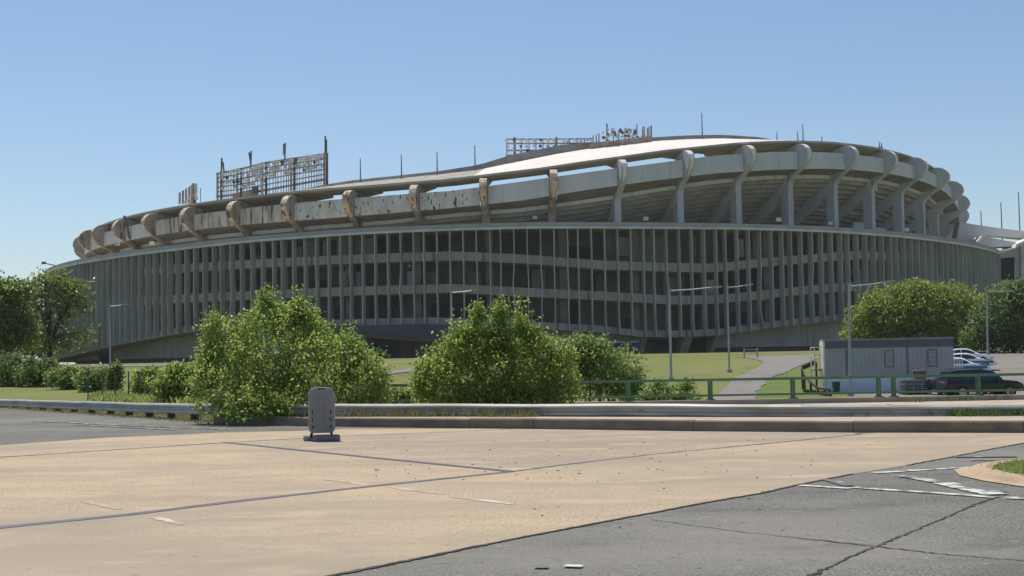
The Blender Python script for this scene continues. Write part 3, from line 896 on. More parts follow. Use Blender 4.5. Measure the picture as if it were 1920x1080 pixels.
# pale partition panels deep in the galleries
rp_ = random.Random(31)
for px, py0, py1, R in ((584, 448, 480, 111.5), (612, 450, 480, 111.5), (640, 448, 478, 111.5), (668, 446, 476, 111.5), (692, 446, 476, 111.5), (643, 508, 538, 113), (668, 510, 540, 113), (775, 508, 535, 113), (430, 520, 545, 112),
                        (1168, 445, 480, 112), (1310, 445, 480, 112), (1388, 448, 482, 112), (1420, 440, 480, 111), (1315, 525, 552, 113), (1330, 525, 552, 113), (1610, 505, 535, 112), (540, 465, 488, 112), (560, 462, 486, 112)):
    d = ray(px, (py0 + py1) / 2)
    o2 = EYE[:2] - np.array([CX, CY])
    A, B, Cc = d[0] ** 2 + d[1] ** 2, o2 @ d[:2], o2 @ o2 - R * R
    t = (-B - math.sqrt(B * B - A * Cc)) / A
    q = EYE + t * d
    ph = math.atan2(q[0] - CX, -(q[1] - CY))
    zt_, zb_ = (EYE + t * ray(px, py0))[2], (EYE + t * ray(px, py1))[2]
    w = rp_.uniform(1.4, 2.6)
    MB().hexa([P(R, ph, zb_, -w / 2), P(R, ph, zb_, w / 2), P(R - .2, ph, zb_, w / 2), P(R - .2, ph, zb_, -w / 2), P(R, ph, zt_, -w / 2), P(R, ph, zt_, w / 2), P(R - .2, ph, zt_, w / 2), P(R - .2, ph, zt_, -w / 2)]).build('gallery_panel', MT['inpanel'], stad)

for px, py in ((707, 565), (851, 581), (954, 562), (1208, 555), (590, 560), (1150, 640), (1190, 641), (770, 500), (1440, 560)):
    q_ = at(px, py, 256)
    MB().box((q_[0], CY - math.sqrt(116.5 ** 2 - (q_[0] - CX) ** 2), q_[2]), (.5, .4, .4)).build('gallery_lamp', MT['rim'], stad)

# base wall between the portals
ports = [(-.985, -.90), (-.262, -.115), (.19, .252), (.266, .306)]
cuts = [-1.396] + [v for p in ports for v in p] + [1.396]
for i in range(0, len(cuts), 2):
    a0, a1 = cuts[i], cuts[i + 1]
    n = max(2, int((a1 - a0) / .03))
    ph = [a0 + (a1 - a0) * j / n for j in range(n + 1)]
    ring('base_wall', lambda a: [(112.4, SG - .4), (113.0, SG - .4), (113.0, z_f3(a) - .2), (112.4, z_f3(a) - .2)], MT['base'], ph)
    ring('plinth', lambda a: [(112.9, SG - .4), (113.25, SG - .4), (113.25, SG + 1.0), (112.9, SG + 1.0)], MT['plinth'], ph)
for a0, a1 in ports:
    if a1 < -.5:
        continue
    ph = [a0 + (a1 - a0) * j / 6 for j in range(7)]
    ring('portal_lintel', lambda a: [(112.4, z_f3(a) - .7), (113.0, z_f3(a) - .7), (113.0, z_f3(a) - .2), (112.4, z_f3(a) - .2)], MT['base'], ph)
    for q in (a0 - .004, a1 + .004):
        MB().hexa([P(113.4, q, SG, -.5), P(113.4, q, SG, .5), P(112, q, SG, .5), P(112, q, SG, -.5), P(116.5, q, z_f3(q) - .4, -.5), P(116.5, q, z_f3(q) - .4, .5), P(112, q, z_f3(q) - .4, .5), P(112, q, z_f3(q) - .4, -.5)]).build('portal_corbel', MT['floor'], stad)
q = -.19
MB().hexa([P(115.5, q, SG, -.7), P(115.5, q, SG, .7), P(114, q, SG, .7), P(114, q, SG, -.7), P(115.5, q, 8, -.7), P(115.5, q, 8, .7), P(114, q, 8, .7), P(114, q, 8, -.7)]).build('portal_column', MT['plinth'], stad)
zc = tab((-.30, 7.5), (-.25, 6.6), (-.2, 5.9), (-.15, 5.4), (-.11, 5.6), (-.06, 6.4))
ph = [-.30 + .24 * j / 14 for j in range(15)]
ring('entrance_band', lambda a: [(120.3, zc(a)), (120.6, zc(a)), (120.6, z_f3(a) - .5), (120.3, z_f3(a) - .5)], MT['canopy'], ph)
ring('entrance_band_edge', lambda a: [(120.2, zc(a) - .55), (120.75, zc(a) - .55), (120.75, zc(a) - .01), (120.2, zc(a) - .01)], MT['redband'], ph)

# fins, six to a bay, the joint pair on the column line
rf = random.Random(3)
for k in range(-12, 12):
    for j in range(6):
        ph0 = -.17 + k * DL + DL / 2 * 0 + (DL * (0.135 + 0.173 * j) if j < 6 else 0)
        if abs(ph0) > 1.30:
            continue
        zt_ = z_lip(ph0) - 1.05
        zb_ = z_f3(ph0) - .45 - (0.0 if -.3 > ph0 or ph0 > -.05 else .9)
        n = 5
        kink = rf.random()
        offs = [0] + [rf.uniform(-.06, .06) for _ in range(n - 1)] + [rf.uniform(-.08, .08)]
        if kink < 0.12:
            offs[3] += rf.choice((-1, 1)) * .22
        if k == 4 and j == 3:
            offs[3], offs[4], offs[5] = -.25, -.38, .25
        rings = []
        for i in range(n + 1):
            z, t = zt_ + (zb_ - zt_) * i / n, offs[i]
            w = .085
            rings.append([P(120.2, ph0, z, t - w), P(120.2, ph0, z, t + w), P(118.75, ph0, z, t + w), P(118.75, ph0, z, t - w)])
        MB().loft(rings).build('fin', MT['fin'], stad)
# inner podium columns on the joint pairs
for k in range(-11, 12):
    a = -.0575 + k * DL
    if abs(a) > 1.25:
        continue
    MB().hexa([P(115.2, a, z_f3(a) - .3, -.65), P(115.2, a, z_f3(a) - .3, .65), P(113.6, a, z_f3(a) - .3, .65), P(113.6, a, z_f3(a) - .3, -.65), P(115.2, a, z_lip(a) - .85, -.65), P(115.2, a, z_lip(a) - .85, .65), P(113.6, a, z_lip(a) - .85, .65), P(113.6, a, z_lip(a) - .85, -.65)]).build('podium_column', MT['incol'], stad)

# upper ring: columns with rounded heads, parapet panels, deck underside, rakers
RC = 107.9
HEAD = [(0, -7.9), (.12, -7.3), (.6, -6.7), (1.7, -5.8), (3.1, -5.0), (4.5, -4.2), (5.4, -3.4), (5.85, -2.55), (5.8, -1.7), (5.4, -.95), (4.7, -.38), (3.8, -.08), (2.8, 0)]
for k in range(-11, 13):
    a = -.0675 + k * DL
    zt, zb = z_bulb(a), z_lip(a) - .4
    rusty = k <= 1
    w = .62
    pts = [(RC, zb)] + [(RC + u, zt + dz) for u, dz in HEAD] + [(RC + .5, zt - .3), (RC - 2.1, zt - 2.4), (RC - 2.1, zb)]
    n = len(pts)
    b = MB()
    b.poly([P(R, a, z, -w) for R, z in pts] + [P(R, a, z, w) for R, z in pts], [tuple(range(n)), tuple(range(2 * n - 1, n - 1, -1))] + [(i, (i + 1) % n, n + (i + 1) % n, n + i) for i in range(n)])
    b.build('roof_column', MT['rusthead'] if rusty else MT['upper'], stad)
    # tapering plate over the head, sunlit edge painted in its cream colour
    rim = [(u, dz) for u, dz in HEAD[4:]]
    rings = []
    for i, (u, dz) in enumerate(rim):
        ww = (w + .05) * (.12 + .88 * i / (len(rim) - 1)) if not rusty else (w + .05) * (.45 + .55 * min(1, i / 4))
        cx_, cz_ = 2.6, -2.8
        ln = math.hypot(u - cx_, dz - cz_)
        ox, oz = (u - cx_) / ln * .06, (dz - cz_) / ln * .06
        rings.append([P(RC + u + ox, a, zt + dz + oz, -ww), P(RC + u + ox, a, zt + dz + oz, ww), P(RC + u - ox, a, zt + dz - oz, ww), P(RC + u - ox, a, zt + dz - oz, -ww)])
    MB().loft(rings).build('head_rim_sunlit', MT['rustrim_sunlit'] if rusty else MT['rim'], stad)
    # raker beam
    zr = z_ring(a) - .5
    Re = RC - 1.0 - (zr - zb + 1.5) / .62
    MB().hexa([P(Re, a, zb - 2.6, -.7), P(Re, a, zb - 2.6, .7), P(Re, a, zb - .2, .7), P(Re, a, zb - .2, -.7), P(RC - .6, a, zr - 2.4, -.7), P(RC - .6, a, zr - 2.4, .7), P(RC - .6, a, zr + .1, .7), P(RC - .6, a, zr + .1, -.7)]).build('raker_beam', MT['raker'], stad)
    und = lambda R_: z_un(a) + (z_edge(a) - .25 - z_un(a)) * (R_ - 88) / 18.0
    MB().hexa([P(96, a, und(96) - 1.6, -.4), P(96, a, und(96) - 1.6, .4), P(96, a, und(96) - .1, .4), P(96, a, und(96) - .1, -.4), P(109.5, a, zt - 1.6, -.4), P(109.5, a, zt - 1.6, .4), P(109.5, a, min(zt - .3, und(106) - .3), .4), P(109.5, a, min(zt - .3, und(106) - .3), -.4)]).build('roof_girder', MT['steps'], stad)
    if k < 12:
        a1 = a + DL
        e = .007
        pa, pb = a + e, a1 - e
        m = MT['panel']
        if k in (-2, -1):
            m = MT['panel_peel']
        elif -9 <= k <= -3 and k not in (-8, -7):
            m = MT['panel_rust'] if k in (-6, -5, -4) else MT['panel_peel'] if k == -3 else MT['panel']
        ring('parapet_panel', lambda q: [(110.9, z_pb(q)), (111.2, z_pb(q)), (111.2, z_pt(q)), (110.9, z_pt(q))], m, [pa, (pa + pb) / 2, pb])
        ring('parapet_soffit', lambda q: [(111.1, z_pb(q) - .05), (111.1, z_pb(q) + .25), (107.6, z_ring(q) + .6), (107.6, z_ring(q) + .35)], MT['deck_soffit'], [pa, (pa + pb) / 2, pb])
        ring('ring_beam', lambda q: [(107.0, z_ring(q) - .38), (107.7, z_ring(q) - .38), (107.7, z_ring(q) + .34), (107.0, z_ring(q) + .34)], MT['ringbeam'], [pa, (pa + pb) / 2, pb])
# stepped deck underside
NS = 16
prof = []
steps = MB()
rows = []
for a in fine:
    r_ = [P(107.2, a, z_ring(a) + .3)]
    for s_ in range(NS):
        R0 = 107.0 - s_ * 1.25
        z0 = z_ring(a) - .35 - s_ * .78
        r_ += [P(R0, a, z0), P(R0 - .22, a, z0 - .78)]
    rows.append(r_)
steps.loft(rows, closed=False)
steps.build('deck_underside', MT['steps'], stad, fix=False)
ring('lower_ring_beam', lambda a: [(98.6, 30.6 + .9 * min(1, max(0, (a - .2) / .4))), (99.3, 30.6 + .9 * min(1, max(0, (a - .2) / .4))), (99.3, 31.3 + .9 * min(1, max(0, (a - .2) / .4))), (98.6, 31.3 + .9 * min(1, max(0, (a - .2) / .4)))], MT['ringbeam'],
     [.18 + .9 * j / 30 for j in range(31)])
for a0, a1, z1 in ((.735, .80, 29.0), (.805, .86, 28.4), (-.50, -.40, 26.9)):
    ring('plant_room_wall', lambda a: [(103.4, 24), (103.9, 24), (103.9, z1), (103.4, z1)], MT['panel'], [a0, (a0 + a1) / 2, a1])
# hanging pipes under the panel at the right
for i, (px, y0, y1) in enumerate(((1595, 320, 347), (1604, 320, 349), (1615, 322, 346), (1643, 325, 358))):
    D = 290
    p0, p1 = at(px, y0, D), at(px, y1, D)
    MB().tube([p0, p1], .28 if i == 1 else .2, 6).build('hanging_pipe', MT['rim'], stad)

# roof: wavy shell, raised inner rim, eave beam
full = [-math.pi + 2 * math.pi * j / 216 for j in range(217)]
z_e2 = lambda a: z_edge(a) + .22
ring('eave', lambda a: [(110.5, z_e2(a)), (110.55, z_e2(a) - .32), (107.2, z_e2(a) - 1.0), (106.0, z_e2(a) - .5), (106.2, z_e2(a) + .1 * (z_in(a) - z_e2(a)))], MT['eave'], full)
RP = lambda a: [(110.35, z_e2(a) + .06), (99.0, z_e2(a) + .51 * (z_in(a) - z_e2(a)) + .05), (88.0, z_in(a) + .04), (88.0, z_un(a)), (106.0, z_e2(a) - .45)]
w0, w1 = -.085, .74
ring('roof', RP, MT['roofwhite'], [w0 + (w1 - w0) * j / 30 for j in range(31)])
ring('roof', RP, MT['roofgrey'], [w1 + (2 * math.pi + w0 - w1) * j / 190 - (2 * math.pi if w1 + (2 * math.pi + w0 - w1) * j / 190 > math.pi else 0) for j in range(191)])
z_rm = tab((-3.2, .5), (-.2, .55), (-.1, .9), (-.03, 1.5), (.1, 1.5), (.18, .9), (.3, .7), (3.2, .6))
ring('roof_rim', lambda a: [(88.9, z_in(a) - .1), (88.6, z_in(a) + z_rm(a)), (87.4, z_in(a) + z_rm(a) + .05), (87.4, z_un(a) - .3)], MT['roofrim'], full)
# expansion joint pipe on the left
a = -.0675 - 7 * DL + .028
MB().tube([P(112.6, a, z_edge(a) - .1), P(112.0, a, z_edge(a) - 1.5), P(111.5, a, z_pb(a) + .6), P(110.6, a, z_pb(a) - .4), P(108.2, a, 25.5)], .28, 6).build('drain_pipe', MT['rackdark'], stad)
# small lamps and boxes on the rim
for px, py in ((220, 457), (285, 456), (557, 447), (1003, 408), (1211, 410), (1460, 412), (1557, 419), (1700, 431)):
    D = 262 if 400 < px < 1500 else 280
    p = at(px, py, D)
    MB().box(p, (.9, .6, .7)).build('rim_box', MT['rim'], stad)

# lamp bracket sticking out at the far left of the rim
p = at(112, 500, 330)
t = empty('rim_floodlight', p, 'small dark lamp on a thin arm at the far left end of the stadium rim', 'floodlight')
MB().bar(p, at(86, 494, 330), .25).build('arm', MT['mast'], t)
e = at(82, 493, 330)
MB().box(e, (.9, .5, .6)).build('lamp_head', MT['lampdark'], t)

# ------------------------------------------------------------------ floodlight racks on the roof
def cyl(px, py, R):
    d = ray(px, py)
    o2 = EYE[:2] - np.array([CX, CY])
    A, B, Cc = d[0] ** 2 + d[1] ** 2, o2 @ d[:2], o2 @ o2 - R * R
    t = (-B - math.sqrt(max(0, B * B - A * Cc))) / A
    return EYE + t * d


lamp_me = MB().loft([[(math.cos(q) * r_, y, math.sin(q) * r_) for q in [2 * math.pi * j / 8 for j in range(8)]] for r_, y in ((.34, -.32), (.38, -.25), (.26, .1), (.1, .28))]).build('tmp', MT['lamppale'])
lamp_pale = lamp_me.data
bpy.data.objects.remove(lamp_me)
lamp_dark = lamp_pale.copy()
lamp_dark.materials.clear()
lamp_dark.materials.append(MT['lampdark'])


def lamp_at(p, t, dark=False, sc=1.0):
    l_ = root_loc(t)
    o = link_mesh('lamp', lamp_dark if dark else lamp_pale, t, (p[0] - l_.x, p[1] - l_.y, p[2] - l_.z), (rl.uniform(-.5, .3), 0, rl.uniform(-.5, .5)))
    o.scale = (sc, sc, sc)
    return o


rl = random.Random(17)
# long rack at the left
R = 93.0
t = empty('floodlight_rack', cyl(510, 362, R), 'long rusted floodlight rack with upright spikes on the left part of the roof', 'floodlight rack', 'floodlight racks on the stadium roof')
top = tab((405, 326), (412, 322), (452, 315.5), (498, 304), (550, 296), (614, 287))
bot = tab((405, 378), (452, 375), (498, 368), (550, 358), (614, 346))
for px in (408, 445, 492, 546, 608):
    MB().bar(cyl(px, bot(px), R), cyl(px, top(px) - 1, R), .42).build('post', MT['rackgrey'], t)
for px in (415, 452, 499, 552, 613):
    MB().bar(cyl(px, bot(px), R + .3), cyl(px, top(px), R + .3), .5, .35).build('post', MT['rackdark'], t)
for px in (420, 428, 438, 457, 468, 478, 488, 505, 517, 527, 537, 557, 568, 579, 589, 598, 424, 433, 463, 473, 483, 512, 521, 532, 541, 562, 573, 584, 594, 602):
    MB().bar(cyl(px, bot(px), R), cyl(px, top(px), R), .16).build('strut', MT['rackgrey'], t)
for f, w in ((0.02, .3), (.17, .22), (.33, .25), (.50, .22), (.66, .2), (.82, .35)):
    pts = [cyl(px, top(px) + f * (bot(px) - top(px)), R) for px in (406, 452, 498, 550, 613)]
    b = MB()
    for p, q in zip(pts[:-1], pts[1:]):
        b.bar(p, q, w, w * 1.2)
    b.build('crossbar', MT['rackgrey'] if f < .8 else MT['rustmetal'], t)
for f in (.09, .25, .41, .57):
    for i in range(28):
        px = 418 + i * 6.9 + rl.uniform(-1, 1)
        if f > .5 and px > 500 or rl.random() < .16:
            continue
        lamp_at(cyl(px, top(px) + f * (bot(px) - top(px)) + rl.uniform(-1.2, 1.2), R + .5), t, rl.random() < .06, rl.uniform(.9, 1.3))
for px, y0, y1, px2 in ((415, 322, 296, 416), (420, 322, 304, 418), (470, 313, 283, 471), (470, 305, 286, 467), (534, 299, 268, 535), (532, 290, 270, 532), (610, 288, 255, 610), (612, 288, 262, 612)):
    MB().bar(cyl(px, y0, R), cyl(px2, y1, R), .3).build('spike', MT['rackdark'] if px < 480 or px > 600 else MT['mast'], t)
MB().hexa([cyl(436, 376, R + .4), cyl(485, 371, R + .4), cyl(485, 371, R - .5), cyl(436, 376, R - .5), cyl(436, 363, R + .4), cyl(485, 352, R + .4), cyl(485, 352, R - .5), cyl(436, 363, R - .5)]).build('catwalk', MT['rustmetal'], t)
MB().box(cyl(479, 356, R + .8), (1.2, .8, 1.4)).build('ballast_box', MT['lampdark'], t)
# small rack seen edge-on
t = empty('floodlight_rack', cyl(352, 378, 98), 'short rusty floodlight rack seen edge-on at the far left of the roof', 'floodlight rack', 'floodlight racks on the stadium roof')
for i, px in enumerate((337, 343, 349, 355, 360)):
    yt = 362 - (px - 335) * .62
    MB().hexa([cyl(px - 2.2, 384, 98.5), cyl(px + 2.2, 381, 98.5), cyl(px + 2.2, 381, 97.5), cyl(px - 2.2, 384, 97.5), cyl(px - 2.2, yt + 1, 98.5), cyl(px + 2.2, yt - 1, 98.5), cyl(px + 2.2, yt - 1, 97.5), cyl(px - 2.2, yt + 1, 97.5)]).build('panel', MT['rustmetal'], t)
MB().bar(cyl(364, 381, 98), cyl(364, 344, 98), .8, .6).build('post', MT['rackdark'], t)
for y in (347, 353.5, 360, 366.5, 373):
    lamp_at(cyl(367.5, y, 98.3), t, False, 1.2)
MB().bar(cyl(346, 379, 99), cyl(357, 371, 99), .35).build('brace', MT['rim'], t)
MB().bar(cyl(376, 378, 98), cyl(376, 352, 98), .14).build('spike', MT['mast'], t)
# pale rack on the white roof
R = 87.0
t = empty('floodlight_rack', cyl(1030, 292, R), 'pale floodlight rack with round white lamps above the white roof', 'floodlight rack', 'floodlight racks on the stadium roof')
bot = tab((945, 308), (1000, 297), (1050, 288), (1112, 279))
for px in (950, 978, 992, 1005, 1018, 1029, 1057, 1068, 1082, 1096, 1108):
    MB().bar(cyl(px, bot(px) + 2, R), cyl(px, 259.5, R), .2).build('strut', MT['rackgrey'], t)
for px in (965, 1043):
    MB().bar(cyl(px, bot(px) + 2, R), cyl(px, 257.5, R), .5).build('post', MT['rustmetal'], t)
for y in (261, 269, 282, 291):
    xe = 1112 if y < 275 else 1062 if y < 285 else 1010
    MB().bar(cyl(949, y, R), cyl((949 + xe) / 2, y, R), .26).bar(cyl((949 + xe) / 2, y, R), cyl(xe, y - 1, R), .26).build('crossbar', MT['rackgrey'], t)
for y in (263, 274, 283, 294):
    for i in range(13):
        px = 951 + i * 12.6 + rl.uniform(-1.5, 1.5)
        if y > bot(px) - 6 or rl.random() < .12:
            continue
        lamp_at(cyl(px, y + rl.uniform(-1, 1), R + .5), t, rl.random() < .1, rl.uniform(.75, 1.1))
# rusted rack with dark lamps
t = empty('floodlight_rack', cyl(1165, 272, R), 'rust brown rack crowded with dark lamps at the roof crest', 'floodlight rack', 'floodlight racks on the stadium roof')
bt = tab((1104, 283), (1222, 268))
for i in range(12):
    x0_, x1_ = 1106 + i * 9.6, 1106 + (i + 1) * 9.6 - 1.0
    y_ = bt(x0_)
    h = rl.uniform(11, 17)
    MB().hexa([cyl(x0_, y_ + 2, R + 3.2), cyl(x1_, y_ + 1, R + 3.2), cyl(x1_, y_ + 1, R + 2.2), cyl(x0_, y_ + 2, R + 2.2), cyl(x0_, y_ - h, R + 3.2), cyl(x1_, y_ - h - 1, R + 3.2), cyl(x1_, y_ - h - 1, R + 2.2), cyl(x0_, y_ - h, R + 2.2)]).build('catwalk_panel', MT['rustmetal'], t)
for i in range(46):
    px = rl.uniform(1130, 1196)
    lamp_at(cyl(px, rl.choice((244, 248, 253, 257)) + rl.uniform(-2, 2), R + 2 + rl.uniform(0, 1)), t, rl.random() < .35, rl.uniform(.6, 1.0))
for px, y in ((1112, 254), (1118, 253), (1123, 250), (1138, 232), (1150, 242), (1160, 244), (1172, 240), (1180, 243), (1194, 233), (1205, 238), (1208, 237), (1214, 240), (1217, 237), (1221, 235.5)):
    MB().bar(cyl(px, 266, R), cyl(px, y, R), .26).build('post', MT['rackdark'] if px in (1221, 1138) else MT['rackgrey'], t)
# thin masts
for i, (px, y0, y1, R_) in enumerate(((676, 338, 297, 92), (753, 334, 290, 92), (820, 328, 285, 92), (891, 322, 272, 92), (1317, 258, 212, 90), (1457, 264, 248, 96), (1496, 263, 246, 96), (1506, 263, 233, 96), (1541, 266, 256, 100), (1649, 275, 266, 108), (1653, 276, 268, 108))):
    p, q = cyl(px, y0 + 3, R_), cyl(px, y1, R_)
    q[0], q[1] = p[0], p[1]
    lab = ('thin roof mast furthest left, right of the long rusted rack', 'thin roof mast second from the left on the roof', 'thin roof mast third from the left on the roof', 'thin roof mast left of the pale floodlight rack',
           'tallest thin mast on the roof crest, right of the rusted lamp rack', 'short stub mast at the right end of the white roof strip', 'faint thin mast next to a taller one over the right roof', 'taller of the pair of thin masts over the right roof', 'short stub mast just right of the pair of masts',
           'left one of two tiny stubs on the right roof edge', 'right one of two tiny stubs on the right roof edge')[i]
    t = empty('roof_mast', p, lab, 'mast', 'thin masts on the stadium roof')
    MB().tube([p, q], [.16, .09], 6).build('pole', MT['mast'], t)
    MB().box((p[0], p[1], p[2] + .1), (.5, .5, .3)).build('foot', MT['mast'], t)

# ------------------------------------------------------------------ ramp building right of the stadium
D = 322.0
t = empty('ramp_building', (at(1900, 600, D)[0], D, 2.0), 'grey ramp building with curved pale roof edge at the right end of the stadium', 'building')


def slab(pts, depth, name, m, DD=D):
    """prism of real depth whose front outline is given in picture points at distance DD"""
    f = [at(x, y, DD) for x, y in pts]
    n = len(f)
    MB().poly(f + [np.array(p) + np.array([0, depth, 0]) for p in f], [tuple(range(n)), tuple(range(2 * n - 1, n - 1, -1))] + [(i, (i + 1) % n, n + (i + 1) % n, n + i) for i in range(n)]).build(name, m, t)


slab([(1800, 416), (1822, 420), (1875, 428), (2010, 444), (2010, 462), (1920, 447), (1850, 441), (1845, 470), (1790, 465)], 4, 'ramp_beam', MT['panel'], D + 8)
slab([(1762, 396), (1786, 404), (1812, 416), (1812, 450), (1762, 446)], 4, 'sky_gap_slab', MT['raker'], 346)  # added slab closing the bright sky gap behind the last columns
slab([(1834, 455), (1845, 443), (1880, 450), (1906, 455), (1905, 462), (1868, 463), (1840, 466)], 5, 'ramp_slab', MT['raker'], D + 2)
slab([(1832, 453), (1841, 442), (1845, 443), (1836, 455)], 5, 'ramp_lit_edge', MT['white'], D + .5)  # white strip painting the sunlit slanted edge of the ramp
slab([(1872, 470), (1885, 472), (1900, 468), (1912, 460), (1918, 457), (1918, 640), (1872, 640)], 6, 'end_wall', MT['raker'])
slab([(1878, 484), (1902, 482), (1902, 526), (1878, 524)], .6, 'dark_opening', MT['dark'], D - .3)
slab([(1918, 456), (2050, 440), (2050, 640), (1918, 640)], 6, 'side_wall', MT['base'], D - .6)
slab([(1866, 469), (1880, 470), (1900, 464), (1903, 466), (1890, 471), (1876, 474)], 8, 'curved_roof', MT['white'], D - .8)
slab([(1906, 458), (1930, 447), (1960, 436), (1960, 441), (1925, 454), (1910, 463), (1903, 466)], 8, 'curved_roof', MT['roofwhite'], D - 1.2)
slab([(1915, 456), (1919, 455), (1920, 545), (1917, 640), (1914, 640)], .8, 'corner_pier', MT['ringbeam'], D - 1.6)
for i, (px, y0, y1) in enumerate(((1839, 430, 395), (1878, 452, 379), (1911, 458, 360))):
    p, q = at(px, y0, 400), at(px - (1.5 if i else 0), y1, 400)
    p2 = np.array([p[0] + .4, 400, 2.0])
    t2 = empty('light_pole', p2, ('shortest thin pole behind the grey ramp, nearest the stadium', 'middle one of three thin poles behind the grey ramp', 'tallest thin pole at the right edge behind the ramp')[i], 'pole', 'thin poles behind the ramp')
    MB().tube([p2, q], [.28, .14], 6).build('pole', MT['mast'], t2)
    MB().box((p2[0], p2[1], 2.2), (.8, .8, .5)).build('base', MT['kerb'], t2)


# ------------------------------------------------------------------ street lamps
def street_lamp(base, top, arm_end, D, label, r=.085, extra=None, own_arm=True, sag=0.5):
    pb = hit(*base, start=max(46, D - 40)) if D is None else np.array([at(*base, D)[0], D, terrain(at(*base, D)[0], D)])
    DD = pb[1]
    pt = at(*top, DD)
    t = empty('street_lamp', pb, label, 'street lamp', 'street lamps around the stadium')
    MB().tube([pb - np.array([0, 0, .2]), pb + (pt - pb) * .5, pt], [r * 1.15, r, r * .75], 8).build('pole', MT['lamp'], t)
    MB().box((pb[0], pb[1], pb[2] + .08), (.42, .42, .3)).build('base_plate', MT['lamphead'], t)
    if arm_end:
        ae = at(*arm_end, DD)
        a0 = pb + (pt - pb) * .985
        mid = (a0 + ae) / 2 + np.array([0, 0, -.08 * sag])
        MB().tube([a0, mid, ae], [r * .62, r * .55, r * .5], 6).build('arm', MT['lamp'], t)
        d = (ae - a0) / np.linalg.norm(ae - a0)
        L = .75
        rings = []
        for s_, hw, hh in ((-.25, .07, .05), (0, .12, .08), (.5, .15, .09), (.9, .1, .06), (1, .05, .03)):
            c = ae + d * (s_ * L - .35)
            rings.append([c + np.array([0, -hw, -hh]), c + np.array([0, hw, -hh]), c + np.array([0, hw, hh]), c + np.array([0, -hw, hh])])
        MB().loft(rings).build('lamp_head', MT['lamphead'], t)
    MB().tube([pt, pt + np.array([0, 0, .12])], r * 1.3, 8).build('cap', MT['lamp'], t)
    if extra:
        x, y0, y1 = extra
        p, q = at(x, y0, DD), at(x, y1, DD)
        MB().tube([p, q], .06, 6).build('hanging_bracket', MT['lamp'], t)
    return t


street_lamp((1258.5, 713), (1255, 543), (1345, 538), 113, 'tallest street lamp left of the lawn path, with a long drooping arm', .1)
street_lamp((1367.5, 697), (1364, 537), (1404, 534), 121, 'slim street lamp standing on the lawn beside the path', .075)
street_lamp((1594, 746), (1592, 534), (1668, 528), 91.5, 'street lamp directly in front of the grey trailer', .085, (1628, 535, 545))
street_lamp((1852, 671), (1850, 545), (1895, 546), 150, 'street lamp at the right edge by the dark tree and white cars', .1)
street_lamp((207, 686), (205, 573), (236, 570.5), 176, 'street lamp on the far left, beside the open-crowned tree', .1)
street_lamp((850, 684), (846, 547), (893, 543.5), 150, 'street lamp rising behind the middle bush, arm to the right', .1)
street_lamp((942, 680), (940, 539), None, 160, 'armless lamp pole rising behind the middle bush', .09)

# ------------------------------------------------------------------ portable sign stand
sb = gp(604, 827)
sg = empty('sign_stand', (sb[0], sb[1], 0), 'grey plastic portable sign stand with rounded top on a rubber base, on the tan pavement', 'sign stand', rz=0.06)
S = MB()
W2, H0, H1 = .262, .17, 1.12
out = [(-W2, H0 + .05), (-W2 + .05, H0), (W2 - .05, H0), (W2, H0 + .05), (W2, H1 - .13), (W2 - .035, H1 - .06), (W2 - .12, H1 - .012), (W2 - .19, H1), (-W2 + .19, H1), (-W2 + .12, H1 - .012), (-W2 + .035, H1 - .06), (-W2, H1 - .13)]
n = len(out)
rings = []
for sc_, y in ((.97, -.045), (1, -.03), (1, .03), (.97, .045)):
    rings.append([(x * sc_, y, (z - .64) * (sc_ * .5 + .5) + .64) for x, z in out])
S.loft(rings)
S.build('panel', MT['sign'], sg, local=True)
for i in range(8):
    x = -.165 + i * .047
    MB().box((x, -.0515, .62), (.009, .011, .74)).build('rib', MT['sign_rib'], sg, local=True)
for i in range(13):
    z = .27 + i * .058
    MB().box((0, -.0495, z), (.36, .007, .008)).build('rib', MT['sign_rib'], sg, local=True)
for x in (-.19, .19):
    for z in (.30, .45, .60):
        MB().box((x, -.047, z), (.022, .012, .075)).build('slot', MT['dark'], sg, local=True)
MB().box((-.005, -.036, H1 - .028), (.15, .03, .026)).build('handle_slot', MT['dark'], sg, local=True)
for sx in (-1, 1):
    MB().tube([(sx * W2, -.032, H0 + .08), (sx * W2, -.032, H1 - .13), (sx * (W2 - .04), -.032, H1 - .055), (sx * (W2 - .13), -.032, H1 - .008)], .016, 6).build('edge_bead', MT['sign_rib'], sg, local=True)
    MB().bar((sx * .19, 0, .22), (sx * .205 + (-.03 if sx < 0 else 0), -.02, .09), .05, .04).build('leg', MT['dark'], sg, local=True)


def lobe(cx, cy, lx, ly, h, ang, name):
    b = MB()
    rings = []
    for sc_, z in ((.86, 0), (1, .025), (1.0, h * .55), (.93, h * .85), (.72, h)):
        ring_ = []
        for j in range(20):
            q = 2 * math.pi * j / 20
            c_, s_ = math.cos(q), math.sin(q)
            x = math.copysign(abs(c_) ** .75, c_) * lx * (1 - (1 - sc_) * .35 * (ly / lx if lx > ly else 1))
            y = math.copysign(abs(s_) ** .75, s_) * ly * sc_
            ring_.append((cx + x * math.cos(ang) - y * math.sin(ang), cy + x * math.sin(ang) + y * math.cos(ang), z))
        rings.append(ring_)
    b.loft(rings)
    return b.build(name, MT['rubber'], sg, local=True, smooth=True)


lobe(.10, -.10, .285, .17, .135, .0, 'base_lobe')
lobe(-.18, .12, .22, .16, .12, .05, 'base_lobe')


# ------------------------------------------------------------------ trailer office
TD = 97.0
bl = at(1549, 736, TD)
br = at(1786, 731, TD)
tz = -1.17
tw = br[0] - bl[0]
ox, dep = bl[0], 3.2
tr = empty('office_trailer', (ox + tw / 2, TD, tz), 'long grey-blue site office trailer with a dark roof band and pale skirting', 'trailer')
H = 3.72


